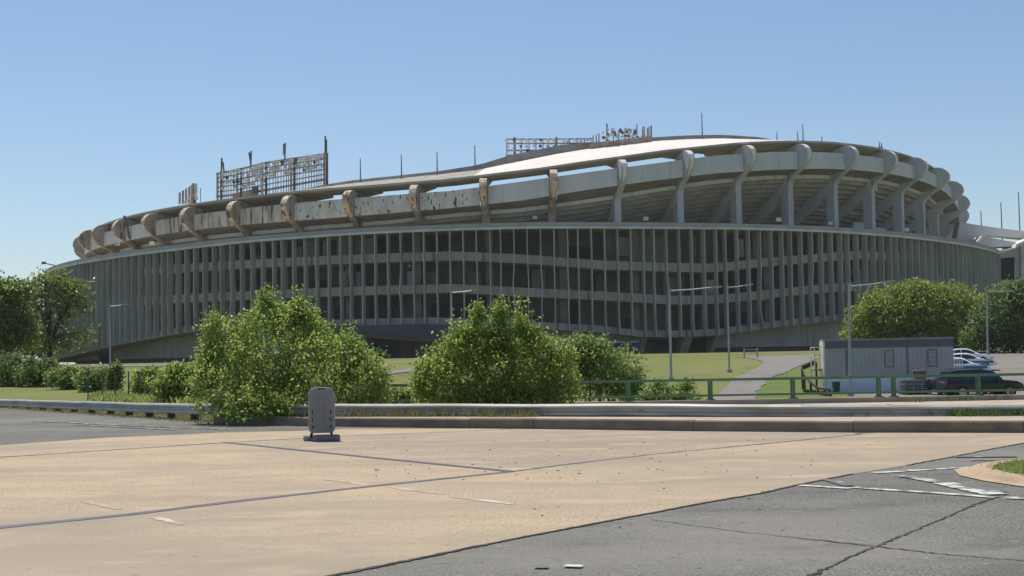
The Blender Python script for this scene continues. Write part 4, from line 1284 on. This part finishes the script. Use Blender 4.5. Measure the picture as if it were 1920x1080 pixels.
def tbox(x0, x1, y0, y1, z0, z1, name, m, par=None):
    return MB().box((ox + (x0 + x1) / 2, TD + (y0 + y1) / 2, tz + (z0 + z1) / 2), (x1 - x0, y1 - y0, z1 - z0)).build(name, m, par or tr)


tbox(.04, tw - .04, .04, dep, .5, H - .3, 'body', MT['siding'])
npan = 4
for i in range(npan):
    xa, xb = .12 + (tw - .12) * i / npan, .12 + (tw - .12) * (i + 1) / npan
    b = MB()
    m_ = 8
    for j in range(m_):
        u0, u1 = xa + (xb - xa) * j / m_, xa + (xb - xa) * (j + 1) / m_
        b.box((ox + (u0 + u1) / 2, TD + .015, tz + 2.1), (u1 - u0 - .012, .045, 2.02))
    b.build('siding_panel', MT['siding'], tr)
tbox(.10, tw + .03, -.06, dep + .05, 3.11, 3.62, 'roof_band', MT['fascia'])
tbox(-.02, tw + .08, -.12, dep + .1, 3.62, H + .04, 'roof', MT['troof'])
tbox(-.03, .10, -.05, dep, .1, 3.62, 'corner_trim', MT['trim'])
for i in range(5):
    tbox(.12 + (tw - .12) * i / 5, .12 + (tw - .12) * (i + 1) / 5 - .02, .03, .08, 0.02, 1.07, 'skirting_board', MT['skirt'])
for px in (1667, 1745):
    xw = at(px, 668, TD)[0] - ox
    f_ = tbox(xw - .33, xw + .33, -.06, .02, 1.72, 2.92, 'window', MT['winframe'])
    tbox(xw - .25, xw + .25, -.085, -.05, 1.8, 2.84, 'pane', MT['winglass'], f_)
    for zz in (2.1, 2.32):
        tbox(xw - .25, xw + .25, -.1, -.084, zz - .012, zz + .012, 'muntin', MT['winframe'], f_)
xd = at(1589, 668, TD)[0] - ox
tbox(xd - .06, xd + .14, -.05, .0, 1.5, 2.95, 'meter_box', MT['winframe'])
tbox(xd - .03, xd + .03, -.04, .0, 1.1, 3.1, 'conduit', MT['fascia'])
xs_ = at(1700, 668, TD)[0] - ox
tbox(xs_ - .05, xs_ + .05, -.03, .02, 1.08, 3.1, 'seam_cover', MT['fascia'])

tr.rotation_euler = (0, 0, math.radians(-8))
# white landing frame at the trailer's left end
lp = [at(x, 693, 98.5) for x in (1528, 1545)]
z0_, z1_ = at(1536, 692, 98.5)[2], at(1536, 651, 98.5)[2]
ld = empty('landing_frame', (lp[0][0], 98.5, z0_), 'white tube frame of a stair landing at the left end of the trailer', 'landing')
for xx in (lp[0][0], lp[1][0]):
    for yy in (98.5, 99.7):
        MB().bar((xx, yy, -1.2), (xx, yy, z1_), .07).build('post', MT['trim'], ld)
for zz in (z1_, z0_, (z0_ + z1_) / 2 + .2):
    MB().bar((lp[0][0], 98.5, zz), (lp[1][0], 98.5, zz), .07).bar((lp[0][0], 98.5, zz), (lp[0][0], 99.7, zz), .07).build('rail', MT['trim'], ld)
MB().box(((lp[0][0] + lp[1][0]) / 2, 99.1, z0_ - .05), (lp[1][0] - lp[0][0] + .1, 1.3, .08)).build('landing_deck', MT['crate'], ld)
# dark wooden step rail going down the grass bank
pts = [(1504, 690, 101), (1530, 679, 101), (1508, 704, 99), (1520, 718, 97), (1534, 730, 95), (1546, 741, 93), (1556, 744, 92)]
g0 = hit(1520, 718)
wr = empty('wooden_step_rail', (at(1520, 718, 97)[0], 97, terrain(at(1520, 718, 97)[0], 97)), 'dark brown wooden steps rail running down the grass beside the trailer', 'handrail')
prev = None
for i, (px, py, DD) in enumerate(pts):
    p = at(px, py, DD)
    g_ = terrain(p[0], p[1])
    MB().bar((p[0], p[1], g_ - .1), (p[0], p[1], max(p[2], g_ + .45)), .13).build('post', MT['darkwood'], wr)
for i, j in ((0, 1), (0, 2), (2, 3), (3, 4), (4, 5), (5, 6)):
    p, q = at(*pts[i]), at(*pts[j])
    p[2] = max(p[2], terrain(p[0], p[1]) + .45)
    q[2] = max(q[2], terrain(q[0], q[1]) + .45)
    MB().bar(p, q, .08, .3 if i == 0 and j == 1 else .13).build('rail', MT['darkwood'], wr)
for i in range(9):
    u = i / 8
    p = at(1512 + 40 * u, 712 + 31 * u, 98 - 5.4 * u)
    g_ = terrain(p[0], p[1])
    MB().box((p[0], p[1], g_ + .12), (.5, .3, .22)).build('step', MT['darkwood'], wr)

# things stacked in front of the trailer
q = at(1568, 733, 95.5)
qz = terrain(q[0], 95.5)
t = empty('refuse_bin', (q[0], 95.5, qz), 'dark green refuse bin at the left corner of the trailer skirting', 'bin')
MB().loft([[(q[0] + x * s_, 95.5 + y * s_, qz + z) for x, y in ((-.22, -.25), (.22, -.25), (.22, .25), (-.22, .25))] for s_, z in ((.8, .03), (1.0, .75))]).build('bin_body', MT['bin'], t)
MB().box((q[0], 95.5, qz + .8), (.5, .56, .09)).build('bin_lid', MT['bin'], t)
MB().bar((q[0] - .25, 95.7, qz + .1), (q[0] + .25, 95.7, qz + .1), .18).build('wheel', MT['tyre'], t)
YD = 92.5
gz = terrain(at(1720, 730, YD)[0], YD)
u0, u1 = at(1690, 720, YD)[0], at(1741, 720, YD)[0]
t = empty('pallet_stack', ((u0 + u1) / 2, YD, gz), 'low dark stack of timber pallets in front of the trailer skirting', 'pallets')
n = 8
hgt = at(1712, 711, YD)[2] - gz
for i in range(n):
    MB().box(((u0 + u1) / 2 + rl.uniform(-.06, .06), YD, gz + hgt * (i + .5) / n), (u1 - u0, 1.1, hgt / n * .62)).build('pallet', MT['crate'] if i % 2 else MT['darkwood'], t)
for xx in (u0 + .05, u0 + (u1 - u0) * .35, (u0 + u1) * .5 + .3, u1 - .05):
    MB().box((xx, YD - .57, gz + hgt / 2), (.09, .06, hgt)).build('strap_post', MT['post_steel'], t)
cx_ = at(1724, 700, YD)[0]
cz_ = gz + hgt
t = empty('wooden_crate', (cx_, YD, cz_), 'small brown wooden crate sitting on the dark pallet stack', 'crate')
ch = at(1724, 695, YD)[2] - cz_
MB().box((cx_, YD, cz_ + ch / 2), (.66, .6, ch - .02)).build('crate_body', MT['darkwood'], t)
for i in range(4):
    MB().box((cx_, YD - .32, cz_ + ch * (i + .5) / 4), (.72, .04, ch / 4 * .75)).build('slat', MT['crate'], t)
MB().box((cx_, YD, cz_ + ch + .015), (.74, .68, .04)).build('lid', MT['island'], t)
p = at(1790, 700, 100)
z1_, z0_ = at(1790, 672, 100)[2], terrain(p[0], 100)
t = empty('stair_railing', (p[0], 100, z0_), 'white stair railing with thin bars at the right end of the trailer', 'railing')
for i in range(5):
    xx = p[0] - .15 + i * .18
    MB().bar((xx, 100, z0_ - .1), (xx, 100, z1_ - .05 * i), .05).build('bar', MT['white'], t)
MB().bar((p[0] - .2, 100, z1_), (p[0] + .62, 100, z1_ - .2), .06).build('rail', MT['white'], t)

# barricade on the path
bb = hit(1408, 671)
t = empty('barricade', bb, 'small weathered folding barricade standing where the path forks', 'barricade')
for dx in (-.75, .75):
    for dy in (-.3, .3):
        MB().bar((bb[0] + dx, bb[1] + dy, bb[2]), (bb[0] + dx, bb[1] + dy * .15, bb[2] + 1.15), .09).build('leg', MT['barrier'], t)
for zz in (.55, .95):
    MB().box((bb[0], bb[1] - .15, bb[2] + zz), (1.7, .05, .08)).build('plank', MT['barrier'], t)

# portable toilets by the wall
for i, px in enumerate((1158, 1190)):
    DD = 249
    p = at(px, 664, DD)
    t = empty('portable_toilet', (p[0], DD, SG), ('blue portable toilet by the stadium wall, nearer the bushes', 'blue portable toilet by the stadium wall, nearer the dark portals')[i], 'portable toilet', 'blue portable toilets')
    MB().box((p[0], DD, SG + 1.05), (1.5, 1.3, 2.1)).build('cabin', MT['loo'], t)
    MB().box((p[0], DD - .67, SG + 1.0), (.9, .06, 1.8)).build('door', MT['loo'], t)
    MB().loft([[(p[0] + x * s_, DD + y * s_, SG + z) for x, y in ((-.78, -.68), (.78, -.68), (.78, .68), (-.78, .68))] for s_, z in ((1, 2.1), (.9, 2.3), (.4, 2.42))]).build('roof', MT['loo_roof'], t)


# ------------------------------------------------------------------ cars (local x = forward)
def car(name, loc, rz, paint, label, cat, group=None, suv=False, stripe=None):
    t = empty(name, loc, label, cat, group, rz=rz)
    L, w = (4.95, .98) if suv else (4.85, .91)
    if suv:
        st = [(-L / 2, .55, .95, .80), (-L / 2 + .12, .42, 1.08, .93), (-1.6, .38, 1.14, 1), (0, .36, 1.14, 1), (1.0, .38, 1.12, 1), (1.3, .4, 1.09, .98), (2.1, .42, 1.02, .92), (L / 2, .5, .82, .78)]
        gh = [(-2.38, 1.08, .80), (-2.2, 1.66, .72), (-1.6, 1.77, .74), (0, 1.79, .74), (.55, 1.70, .72), (1.25, 1.10, .80)]
        wr_ = .39
    else:
        st = [(-L / 2, .5, .78, .78), (-L / 2 + .15, .34, .93, .9), (-1.7, .28, .98, 1), (-.2, .26, .96, 1), (.9, .28, .94, 1), (1.5, .3, .86, .97), (2.1, .32, .76, .9), (L / 2, .42, .62, .72)]
        gh = [(-2.0, .95, .74), (-1.25, 1.36, .64), (-.6, 1.44, .66), (.1, 1.43, .66), (.45, 1.33, .65), (1.3, .92, .76)]
        wr_ = .33
    rings = []
    for x, zb_, zt_, ws in st:
        ww = w * ws
        rings.append([(x, -ww * .9, zb_), (x, -ww, zb_ + (zt_ - zb_) * .35), (x, -ww, zb_ + (zt_ - zb_) * .7), (x, -ww * .93, zt_ - .02), (x, 0, zt_ + .03), (x, ww * .93, zt_ - .02), (x, ww, zb_ + (zt_ - zb_) * .7), (x, ww, zb_ + (zt_ - zb_) * .35), (x, ww * .9, zb_)])
    MB().loft(rings).build('body', paint, t, local=True)
    zbelt = 1.06 if suv else .90
    rings = []
    for x, zt_, ws in gh:
        ww = w * ws
        rings.append([(x, -w * .92, zbelt), (x, -ww - .02, zt_ - .06), (x, -ww * .8, zt_), (x, ww * .8, zt_), (x, ww + .02, zt_ - .06), (x, w * .92, zbelt)])
    MB().loft(rings).build('cabin', paint, t, local=True)
    # glass, proud of the cabin
    def side(xa, xb, y):
        def rp(x, f):
            zt_ = np.interp(x, [g_[0] for g_ in gh], [g_[1] for g_ in gh]) - .06
            ww = w * np.interp(x, [g_[0] for g_ in gh], [g_[2] for g_ in gh]) + .02
            z = zbelt + (zt_ - zbelt) * f
            yy = w * .92 + (ww - w * .92) * f
            return (x, y * (yy + .012), z)
        xs2 = [xa + (xb - xa) * i / 4 for i in range(5)]
        b = MB()
        b.loft([[rp(x, .08), rp(x, .88), (rp(x, .88)[0], rp(x, .88)[1] - y * .03, rp(x, .88)[2]), (rp(x, .08)[0], rp(x, .08)[1] - y * .03, rp(x, .08)[2])] for x in xs2])
        return b
    spans = ((-2.15, -1.55), (-1.45, -.35), (-.25, .85)) if suv else ((-1.5, -.42), (-.34, .85))
    for y in (-1, 1):
        for xa, xb in spans:
            side(xa, xb, y).build('side_window', MT['carglass'], t, local=True)
    def endglass(g0, g1):
        (xa, za, wa), (xb, zb_, wb) = g0, g1
        a_, b_ = .1, .9
        q = lambda f: (xa + (xb - xa) * f, za + (zb_ - za) * f, w * (wa + (wb - wa) * f) * .82)
        n_ = .02 if xb < xa else -.02
        (x0, z0, w0), (x1, z1, w1) = q(a_), q(b_)
        return MB().hexa([(x0 + n_, -w0, z0 + .02), (x0 + n_, w0, z0 + .02), (x0, w0, z0 - .01), (x0, -w0, z0 - .01), (x1 + n_, -w1, z1 + .02), (x1 + n_, w1, z1 + .02), (x1, w1, z1 - .01), (x1, -w1, z1 - .01)])
    endglass((gh[-1][0], gh[-1][1], gh[-1][2]), (gh[-2][0], gh[-2][1], gh[-2][2])).build('windscreen', MT['carglass'], t, local=True)
    endglass((gh[0][0], gh[0][1], gh[0][2]), (gh[1][0], gh[1][1], gh[1][2])).build('rear_window', MT['carglass'], t, local=True)
    for x in (-1.45, 1.5):
        for y in (-1, 1):
            b = MB()
            b.tube([(x, y * (w - .2), wr_), (x, y * (w + .015), wr_)], wr_, 20)
            wh = b.build('wheel', MT['tyre'], t, local=True)
            MB().tube([(x, y * (w + .0), wr_), (x, y * (w + .03), wr_)], wr_ * .62, 12).build('rim', MT['wheelrim'], wh, local=True)
    for y in (-1, 1):
        x, zb_, zt_, ws = st[-2]
        MB().box((L / 2 - .16, y * w * .62, zt_ - .14), (.24, .3, .13)).build('headlight', MT['clearlamp'], t, local=True)
        x, zb_, zt_, ws = st[1]
        MB().box((-L / 2 + .08, y * w * .78, zt_ - .17), (.16, .24, .22 if suv else .15)).build('tail_light', MT['red'], t, local=True)
        MB().box((.75 if suv else .8, y * (w + .08), zbelt + .06), (.14, .18, .13)).build('mirror', paint, t, local=True)
    MB().box((L / 2 - .02, 0, .5), (.14, w * 1.5, .22)).build('front_bumper', MT['carglass'] if suv else paint, t, local=True)
    MB().box((-L / 2 + .02, 0, .55), (.14, w * 1.5, .2)).build('rear_bumper', MT['carglass'] if suv else paint, t, local=True)
    if suv:
        for y in (-.62, .62):
            MB().bar((-1.9, y, 1.83), (.3, y, 1.84), .05, .04).build('roof_rail', MT['fascia'], t, local=True)
    if stripe:
        for y in (-1, 1):
            MB().box((0.6, y * (w + .002), .66), (3.2, .03, .20)).build('side_stripe', stripe, t, local=True)
        MB().box((1.75, 0, .87), (.8, 1.3, .02)).build('hood_stripe', stripe, t, local=True)
    return t


def put(px, py, D):
    p = at(px, py, D)
    return (p[0], D, float(terrain(p[0], D)) + .04)


car('parked_car', put(1838, 747, 86.5), 0.04, MT['carblack'], 'black sport utility car parked behind the green railing', 'car', 'cars parked around the trailer', suv=True)
car('parked_car', put(1812, 742, 91.5), 0.0, MT['carnavy'], 'dark navy car half hidden behind the black one, beside the pallets', 'car', 'cars parked around the trailer')
car('parked_car', put(1798, 695, 112), -0.35, MT['carwhite'], 'white car with a teal stripe, nearest of the three beside the trailer', 'car', 'cars parked around the trailer', stripe=MT['carblue'])
car('parked_car', put(1812, 688, 118), -0.32, MT['carwhite'], 'white car with a teal hood between the two other white cars', 'car', 'cars parked around the trailer', stripe=MT['carblue'])
car('parked_car', put(1810, 678, 128), -0.28, MT['carwhite'], 'plain white car parked furthest back by the trees', 'car', 'cars parked around the trailer')
p = put(1896, 745, 84.5)
t = empty('traffic_cone', p, 'red traffic cone beside the front of the black car', 'cone')
MB().box((p[0], p[1], p[2] + .03), (.42, .42, .06)).build('base', MT['tyre'], t)
MB().tube([(p[0], p[1], p[2] + .06), (p[0], p[1], p[2] + .75)], [.17, .04], 12).build('cone', MT['red'], t)


# ------------------------------------------------------------------ vegetation
def d_top(q, blobs):
    b_ = min(blobs, key=lambda e: np.linalg.norm((q - np.array(e[0])) / np.array(e[1])))
    return (q[2] - b_[0][2]) / b_[1][2] > .35


def leaves_mesh(name, blobs, count, size, seed, clump=14, sig=.16, droop=.3, hollow=.5, tone_up=.9, shoots=0, shoot_h=.4):
    """leaf cards in clumps through ellipsoid crowns; blobs: (centre, radii, weight)"""
    r = np.random.RandomState(seed)
    vol = np.array([bb_[1][0] * bb_[1][2] * (bb_[2] if len(bb_) > 2 else 1) for bb_ in blobs])
    nb = r.choice(len(blobs), size=count // clump, p=vol / vol.sum())
    cs = []
    lump = r.normal(size=(24, 3))
    lump /= np.linalg.norm(lump, axis=1)[:, None]
    for i in nb:
        c, rad = blobs[i][0], blobs[i][1]
        d = r.normal(size=3)
        d /= np.linalg.norm(d)
        f = hollow + (1 - hollow) * r.uniform() ** .6
        bump = 1 + .24 * max(-1, min(1, (lump @ d).max() * 3 - 2.3)) + r.normal(0, .07)
        cs.append(np.array(c) + d * np.array(rad) * f * bump)
    for _ in range(shoots):
        q = cs[r.randint(len(cs))]
        if d_top(q, blobs):
            hh = r.uniform(.6, 1.6) * shoot_h
            ln_ = r.normal(0, .12, 2)
            for k in range(4):
                cs.append(q + np.array([ln_[0] * k / 4 * hh, ln_[1] * k / 4 * hh, hh * k / 4]))
    cs = np.array(cs)
    ctone = np.clip(r.normal(.5, .32, len(cs)), 0, 1)
    n = len(cs) * clump
    C0 = np.repeat(cs, clump, 0) + r.normal(0, sig, (n, 3)) * np.array([1, 1, .85])
    tone = np.clip(np.repeat(ctone, clump) + r.normal(0, .18, n), 0, 1)
    ax = r.normal(size=(n, 3))
    ax[:, 2] -= droop
    ax /= np.linalg.norm(ax, axis=1)[:, None]
    up = r.normal(size=(n, 3))
    up[:, 2] += tone_up
    side = np.cross(ax, up)
    side /= np.linalg.norm(side, axis=1)[:, None] + 1e-9
    nrm_ = np.cross(side, ax)
    s = size * r.uniform(.65, 1.3, n)[:, None]
    wv = .26
    v0 = C0 - ax * s * .5
    v1 = C0 - ax * s * .05 + side * s * wv + nrm_ * s * .06
    v2 = C0 + ax * s * .5 - nrm_ * s * .08
    v3 = C0 - ax * s * .05 - side * s * wv + nrm_ * s * .06
    V = np.stack([v0, v1, v2, v3], 1).reshape(-1, 3)
    me = bpy.data.meshes.new(name)
    idx = np.arange(n) * 4
    loops = np.stack([idx, idx + 1, idx + 2, idx, idx + 2, idx + 3], 1).ravel()
    me.vertices.add(len(V))
    me.vertices.foreach_set('co', V.ravel())
    me.loops.add(len(loops))
    me.loops.foreach_set('vertex_index', loops.astype(np.int32))
    me.polygons.add(n * 2)
    me.polygons.foreach_set('loop_start', (np.arange(n * 2) * 3).astype(np.int32))
    me.polygons.foreach_set('loop_total', np.full(n * 2, 3, np.int32))
    me.update(calc_edges=True)
    a_ = me.attributes.new('tone', 'FLOAT', 'POINT')
    a_.data.foreach_set('value', np.repeat(tone, 4).astype(np.float32))
    return me, cs


def plant(name, base, blobs, count, size, seed, leaf, label, cat, group=None, clump=14, sig=.16, droop=.3, hollow=.5, trunk_r=.05, stems=5, trunk_h=None, twig=0, bark=None, shoots=0, shoot_h=.4):
    base = np.array(base, float)
    t = empty(name, base, label, cat, group)
    me, cs = leaves_mesh('foliage', [((np.array(b_[0]) - base), *b_[1:]) for b_ in blobs], count, size, seed, clump, sig, droop, hollow, .9, shoots, shoot_h)
    me.materials.append(leaf)
    f = link_mesh('foliage' if cat == 'shrub' else 'crown', me, t)
    f['kind'] = 'stuff'
    r = random.Random(seed)
    b = MB()
    if trunk_h:
        lean = np.array([r.uniform(-.03, .03), 0, 1]) * trunk_h
        fork = base + lean
        b.tube([base - np.array([0, 0, .25]), base + lean * .5 + np.array([r.uniform(-.1, .1), 0, 0]), fork], [trunk_r * 1.25, trunk_r, trunk_r * .85], 8)
        b.build('trunk', bark or MT['bark'], t)
        b = None
    else:
        fork = base
    pick = [blobs[i % len(blobs)] for i in range(stems)]
    for k, bb_ in enumerate(pick):
        b = MB()
        c = np.array(bb_[0]) + np.array([r.uniform(-.5, .5), r.uniform(-.5, .5), r.uniform(0, .6)]) * np.array(bb_[1])
        s0 = fork - np.array([0, 0, .1])
        m1 = s0 + (c - s0) * .45 + np.array([r.uniform(-.1, .1), r.uniform(-.1, .1), .12]) * np.linalg.norm(c - s0)
        rr = trunk_r * (.6 if trunk_h else .45)
        b.tube([s0, m1, c], [rr, rr * .65, rr * .22], 6)
        for _ in range(twig):
            q0 = m1 + (c - m1) * r.uniform(0, .9)
            q1 = q0 + np.array([r.uniform(-1, 1), r.uniform(-.6, .6), r.uniform(.1, .9)]) * np.array(bb_[1]) * .8
            b.tube([q0, (q0 + q1) / 2 + np.array([0, 0, .1]), q1], [rr * .35, rr * .22, rr * .1], 5)
        b.build('branch' if trunk_h else 'stem', bark or MT['bark'], t)
    return t


def pxblobs(lst, D, depth=1.0, sc=1.0, drop=0):
    """(px, py, rx_px, ry_px, weight, dy metres) -> world ellipsoids"""
    out = []
    for q in lst:
        px, py, rx, ry = q[0], q[1] + drop, q[2] * sc, q[3] * sc
        w = q[4] if len(q) > 4 else 1
        dy = q[5] if len(q) > 5 else 0
        D2 = D + dy
        k = D2 / FPX
        out.append((at(px, py, D2), (rx * k, min(rx, ry * 1.3) * k * depth, ry * k), w))
    return out


# the three big bushes at the bridge
D = 38.6
b1 = pxblobs([(510, 650, 105, 85), (445, 690, 85, 70, 1, -.4), (610, 690, 95, 75, 1, -.6), (680, 705, 50, 55, 1, -.2), (425, 640, 48, 60), (500, 590, 45, 45), (560, 600, 45, 40), (640, 660, 60, 50), (540, 730, 150, 40, 1, -1.0), (480, 745, 60, 32, 1, -1.8), (560, 752, 60, 26, 1, -1.8),
              (398, 630, 22, 55, 1.5), (497, 552, 13, 24, 2.6), (512, 566, 20, 20, 1.5), (556, 572, 12, 22, 2.6), (575, 585, 16, 22, 1.5), (604, 606, 16, 20, 2), (650, 636, 26, 20, 1.5), (690, 668, 30, 30, 1.3), (716, 720, 16, 36, 1.6), (380, 690, 20, 40, 1.4), (386, 725, 30, 40)], D, .9, .92, 14)
plant('large_bush', (at(540, 770, D)[0], D, 0), b1, 29000, .108, 101, MT['leaf_bush'], 'largest bush, left of the sign stand, drooping over the guardrail', 'shrub', 'bushes along the bridge', 10, .11, .6, .5, .09, 9, shoots=150, shoot_h=.38)
D = 37.8
b2 = pxblobs([(890, 690, 95, 65), (830, 700, 60, 55), (970, 680, 85, 70), (1030, 700, 50, 55), (880, 640, 60, 40), (985, 648, 55, 36), (800, 690, 28, 45), (930, 735, 120, 30, 1, -.5), (1050, 720, 40, 35), (895, 572, 8, 22, 4), (898, 612, 24, 26, 1.5), (937, 578, 9, 24, 4), (940, 612, 24, 24, 1.5), (945, 620, 26, 25, 1.5), (976, 590, 8, 20, 3.5),
              (996, 610, 14, 16, 2), (1020, 632, 24, 20, 1.4), (862, 622, 24, 16, 1.6), (1056, 660, 20, 20, 1.2), (790, 720, 22, 34)], D, .9, .9, 17)
plant('large_bush', (at(920, 765, D)[0], D, .15), b2, 24000, .11, 102, MT['leaf_bush'], 'middle bush with upright shoots, right of the sign stand', 'shrub', 'bushes along the bridge', 10, .11, .6, .5, .09, 9, shoots=150, shoot_h=.38)
D = 43.5
b3 = pxblobs([(1105, 690, 55, 50), (1150, 705, 50, 45), (1090, 665, 35, 30), (1180, 722, 28, 30), (1100, 650, 26, 18, 1.5), (1070, 690, 40, 48), (1045, 668, 30, 30), (1200, 735, 22, 16)], D, .9)
plant('large_bush', (at(1130, 780, D)[0], D, terrain(at(1130, 780, D)[0], D)), b3, 12500, .112, 103, MT['leaf_pale'], 'paler bush behind the green railing, right of the middle bush', 'shrub', 'bushes along the bridge', 10, .12, .5, .45, .08, 6, shoots=60, shoot_h=.3)
sh = [(1232, 738, 30, 20, 42.2, 'low green shrub under the green railing below the tallest lamp'), (1285, 738, 26, 22, 42.0, 'small leafy shrub under the green railing left of the path')]
for i, (px, py, rx, ry, D, lab) in enumerate(sh):
    bb_ = at(px, 780, D)
    plant('small_shrub', (bb_[0], D, terrain(bb_[0], D)), pxblobs([(px, py, rx, ry), (px - rx * .6, py + 8, rx * .6, ry * .7), (px + 4, py - ry * .8, 7, 10, 2)], D), 1500, .11, 110 + i, MT['leaf_pale'], lab, 'shrub', 'low shrubs along the railing', 10, .07, .3, .3, .03, 4)
bb_ = at(690, 735, 41)
plant('small_shrub', (bb_[0], 41, -.05), pxblobs([(690, 738, 45, 18), (740, 742, 50, 14), (770, 738, 20, 16)], 41), 3200, .11, 115, MT['leaf_pale'], 'low shrubby growth in the gap between the two largest bushes', 'shrub', 'low shrubs along the railing', 10, .09, .3, .3, .03, 4)

# hedge of shrubs on the left bank
hd = [(18, 698, 40, 28, 100, 'leaf_dark', 'dark round shrub at the left picture edge under the trees'), (78, 702, 45, 24, 98, 'leaf_dark', 'second shrub from the left in the bank hedge, below the open tree trunk'), (135, 712, 42, 18, 92, 'leaf_pale', 'pale green shrub in the bank hedge, right of the tree trunk'),
      (180, 716, 34, 20, 86, 'leaf_pale', 'low pale shrub in the bank hedge below the far left street lamp'), (216, 716, 9, 26, 80, 'leaf_dark', 'narrow dark upright shrub in the bank hedge'), (285, 722, 34, 22, 70, 'leaf_bush', 'bright green shrub in the bank hedge, left of the tall one'),
      (338, 720, 42, 27, 62, 'leaf_bush', 'tall bright shrub in the bank hedge, touching the largest bush')]
for i, (px, py, rx, ry, D, lm, lab) in enumerate(hd):
    q = at(px, py + ry, D)
    g_ = float(terrain(q[0], D))
    rs2 = random.Random(i)
    bl_ = [(px, py, rx, ry)] + [(px + rs2.uniform(-.7, .7) * rx, py + rs2.uniform(-.5, .5) * ry, rx * .5, ry * .55) for _ in range(3)] + [(px + rs2.uniform(-.6, .6) * rx, py - ry * .85, rx * .22, ry * .35, 1.8) for _ in range(3)]
    plant('hedge_shrub', (q[0], D, g_), pxblobs(bl_, D), 6500 if rx > 20 else 2500, .19, 130 + i, MT[lm], lab, 'shrub', 'shrubs on the left bank', 10, .16, .35, .4, .05, 5)
# tall grass patch and thin fence posts on the bank
sp_ = []
for _ in range(1500):
    px = rw.uniform(185, 372)
    D = 71 - (px - 185) * .05 + rw.uniform(-3, 8)
    sp_.append(((px - 960) / FPX * D, D, float(terrain((px - 960) / FPX * D, D))))
tufts('tall_bank_grass', sp_, MT['blade_bank'], .12, .42, 8, .3, 9, .03)
fp = [at(x, 740, 71 - (x - 165) * .03) for x in (165, 192, 216, 241, 260, 290)]
t = empty('chain_fence', (fp[0][0], fp[0][1], terrain(fp[0][0], fp[0][1])), 'thin dark wire fence with slim posts among the bank shrubs', 'fence')
for p in fp:
    z_ = float(terrain(p[0], p[1]))
    MB().tube([(p[0], p[1], z_ - .1), (p[0], p[1], z_ + 1.45)], .035, 6).build('post', MT['rackdark'], t)
for h in (.3, .85, 1.4):
    b = MB()
    for p, q in zip(fp[:-1], fp[1:]):
        b.bar((p[0], p[1], float(terrain(p[0], p[1])) + h), (q[0], q[1], float(terrain(q[0], q[1])) + h), .014)
    b.build('wire', MT['rackdark'], t)

# trees at the left
D = 165
q = at(95, 687, D)
plant('open_tree', (q[0], D, float(terrain(q[0], D))), pxblobs([(110, 545, 42, 22), (140, 540, 26, 18), (75, 545, 26, 18), (150, 565, 16, 20), (55, 560, 18, 14), (120, 575, 40, 22, .5), (95, 525, 30, 14, 1.2), (140, 600, 26, 28, .6), (90, 640, 34, 26, .9), (130, 640, 30, 20, .8), (60, 640, 24, 26, .8), (155, 628, 18, 14, .9), (100, 605, 36, 24, .4)], D),
      4200, .5, 201, MT['leaf_locust'], 'open-crowned tree with visible limbs at the left, before the stadium', 'tree', 'trees around the stadium', 12, .5, .2, .1, .30, 12, 3.0, 5)
D = 140
q = at(15, 690, D)
plant('leafy_tree', (q[0], D, float(terrain(q[0], D))), pxblobs([(10, 570, 45, 35), (-30, 600, 50, 60), (25, 600, 40, 40), (5, 545, 35, 20), (30, 540, 22, 14, 1.3), (50, 545, 16, 14, 1.2), (10, 640, 55, 34), (45, 620, 22, 24), (-20, 550, 40, 30)], D),
      12000, .42, 202, MT['leaf_locust'], 'dense green tree cut by the left picture edge', 'tree', 'trees around the stadium', 12, .4, .2, .35, .28, 7, 2.4, 2)
D = 270
q = at(60, 690, D)
plant('leafy_tree', (q[0], D, 2.0), pxblobs([(55, 620, 40, 50), (85, 640, 26, 40), (30, 600, 30, 40), (70, 590, 22, 26), (-20, 620, 60, 60)], D), 9000, .8, 203, MT['leaf_far'], 'hazy bluish tree far behind the open-crowned tree', 'tree', 'trees around the stadium', 10, .8, .2, .4, .4, 4, 4, 0)
# trees at the right
D = 165
q = at(1700, 660, D)
plant('leafy_tree', (q[0], D, float(terrain(q[0], D))), pxblobs([(1680, 590, 70, 48), (1640, 610, 50, 45), (1720, 580, 70, 45), (1770, 595, 65, 52), (1810, 615, 45, 48), (1620, 630, 38, 36), (1705, 550, 40, 22), (1745, 552, 40, 20), (1790, 560, 40, 26), (1660, 565, 40, 26), (1625, 590, 34, 22), (1700, 640, 100, 30), (1602, 630, 14, 30, 1.2), (1715, 540, 16, 10, 2), (1830, 585, 24, 30)], D, .8),
      27000, .37, 211, MT['leaf_lime'], 'wide yellow-green tree clump behind the trailer', 'tree', 'trees around the stadium', 12, .38, .2, .45, .3, 10, 2.2, 1)
D = 158
q = at(1900, 662, D)
plant('leafy_tree', (q[0], D, float(terrain(q[0], D))), pxblobs([(1890, 590, 55, 50), (1940, 600, 60, 60), (1860, 610, 40, 40), (1900, 550, 40, 20), (1920, 545, 30, 18), (1880, 640, 60, 24), (1835, 630, 30, 30), (1950, 560, 50, 40)], D, .8),
      17000, .38, 212, MT['leaf_dark'], 'dark green tree mass at the right picture edge behind the lamp', 'tree', 'trees around the stadium', 12, .38, .2, .45, .3, 8, 2.2, 1)
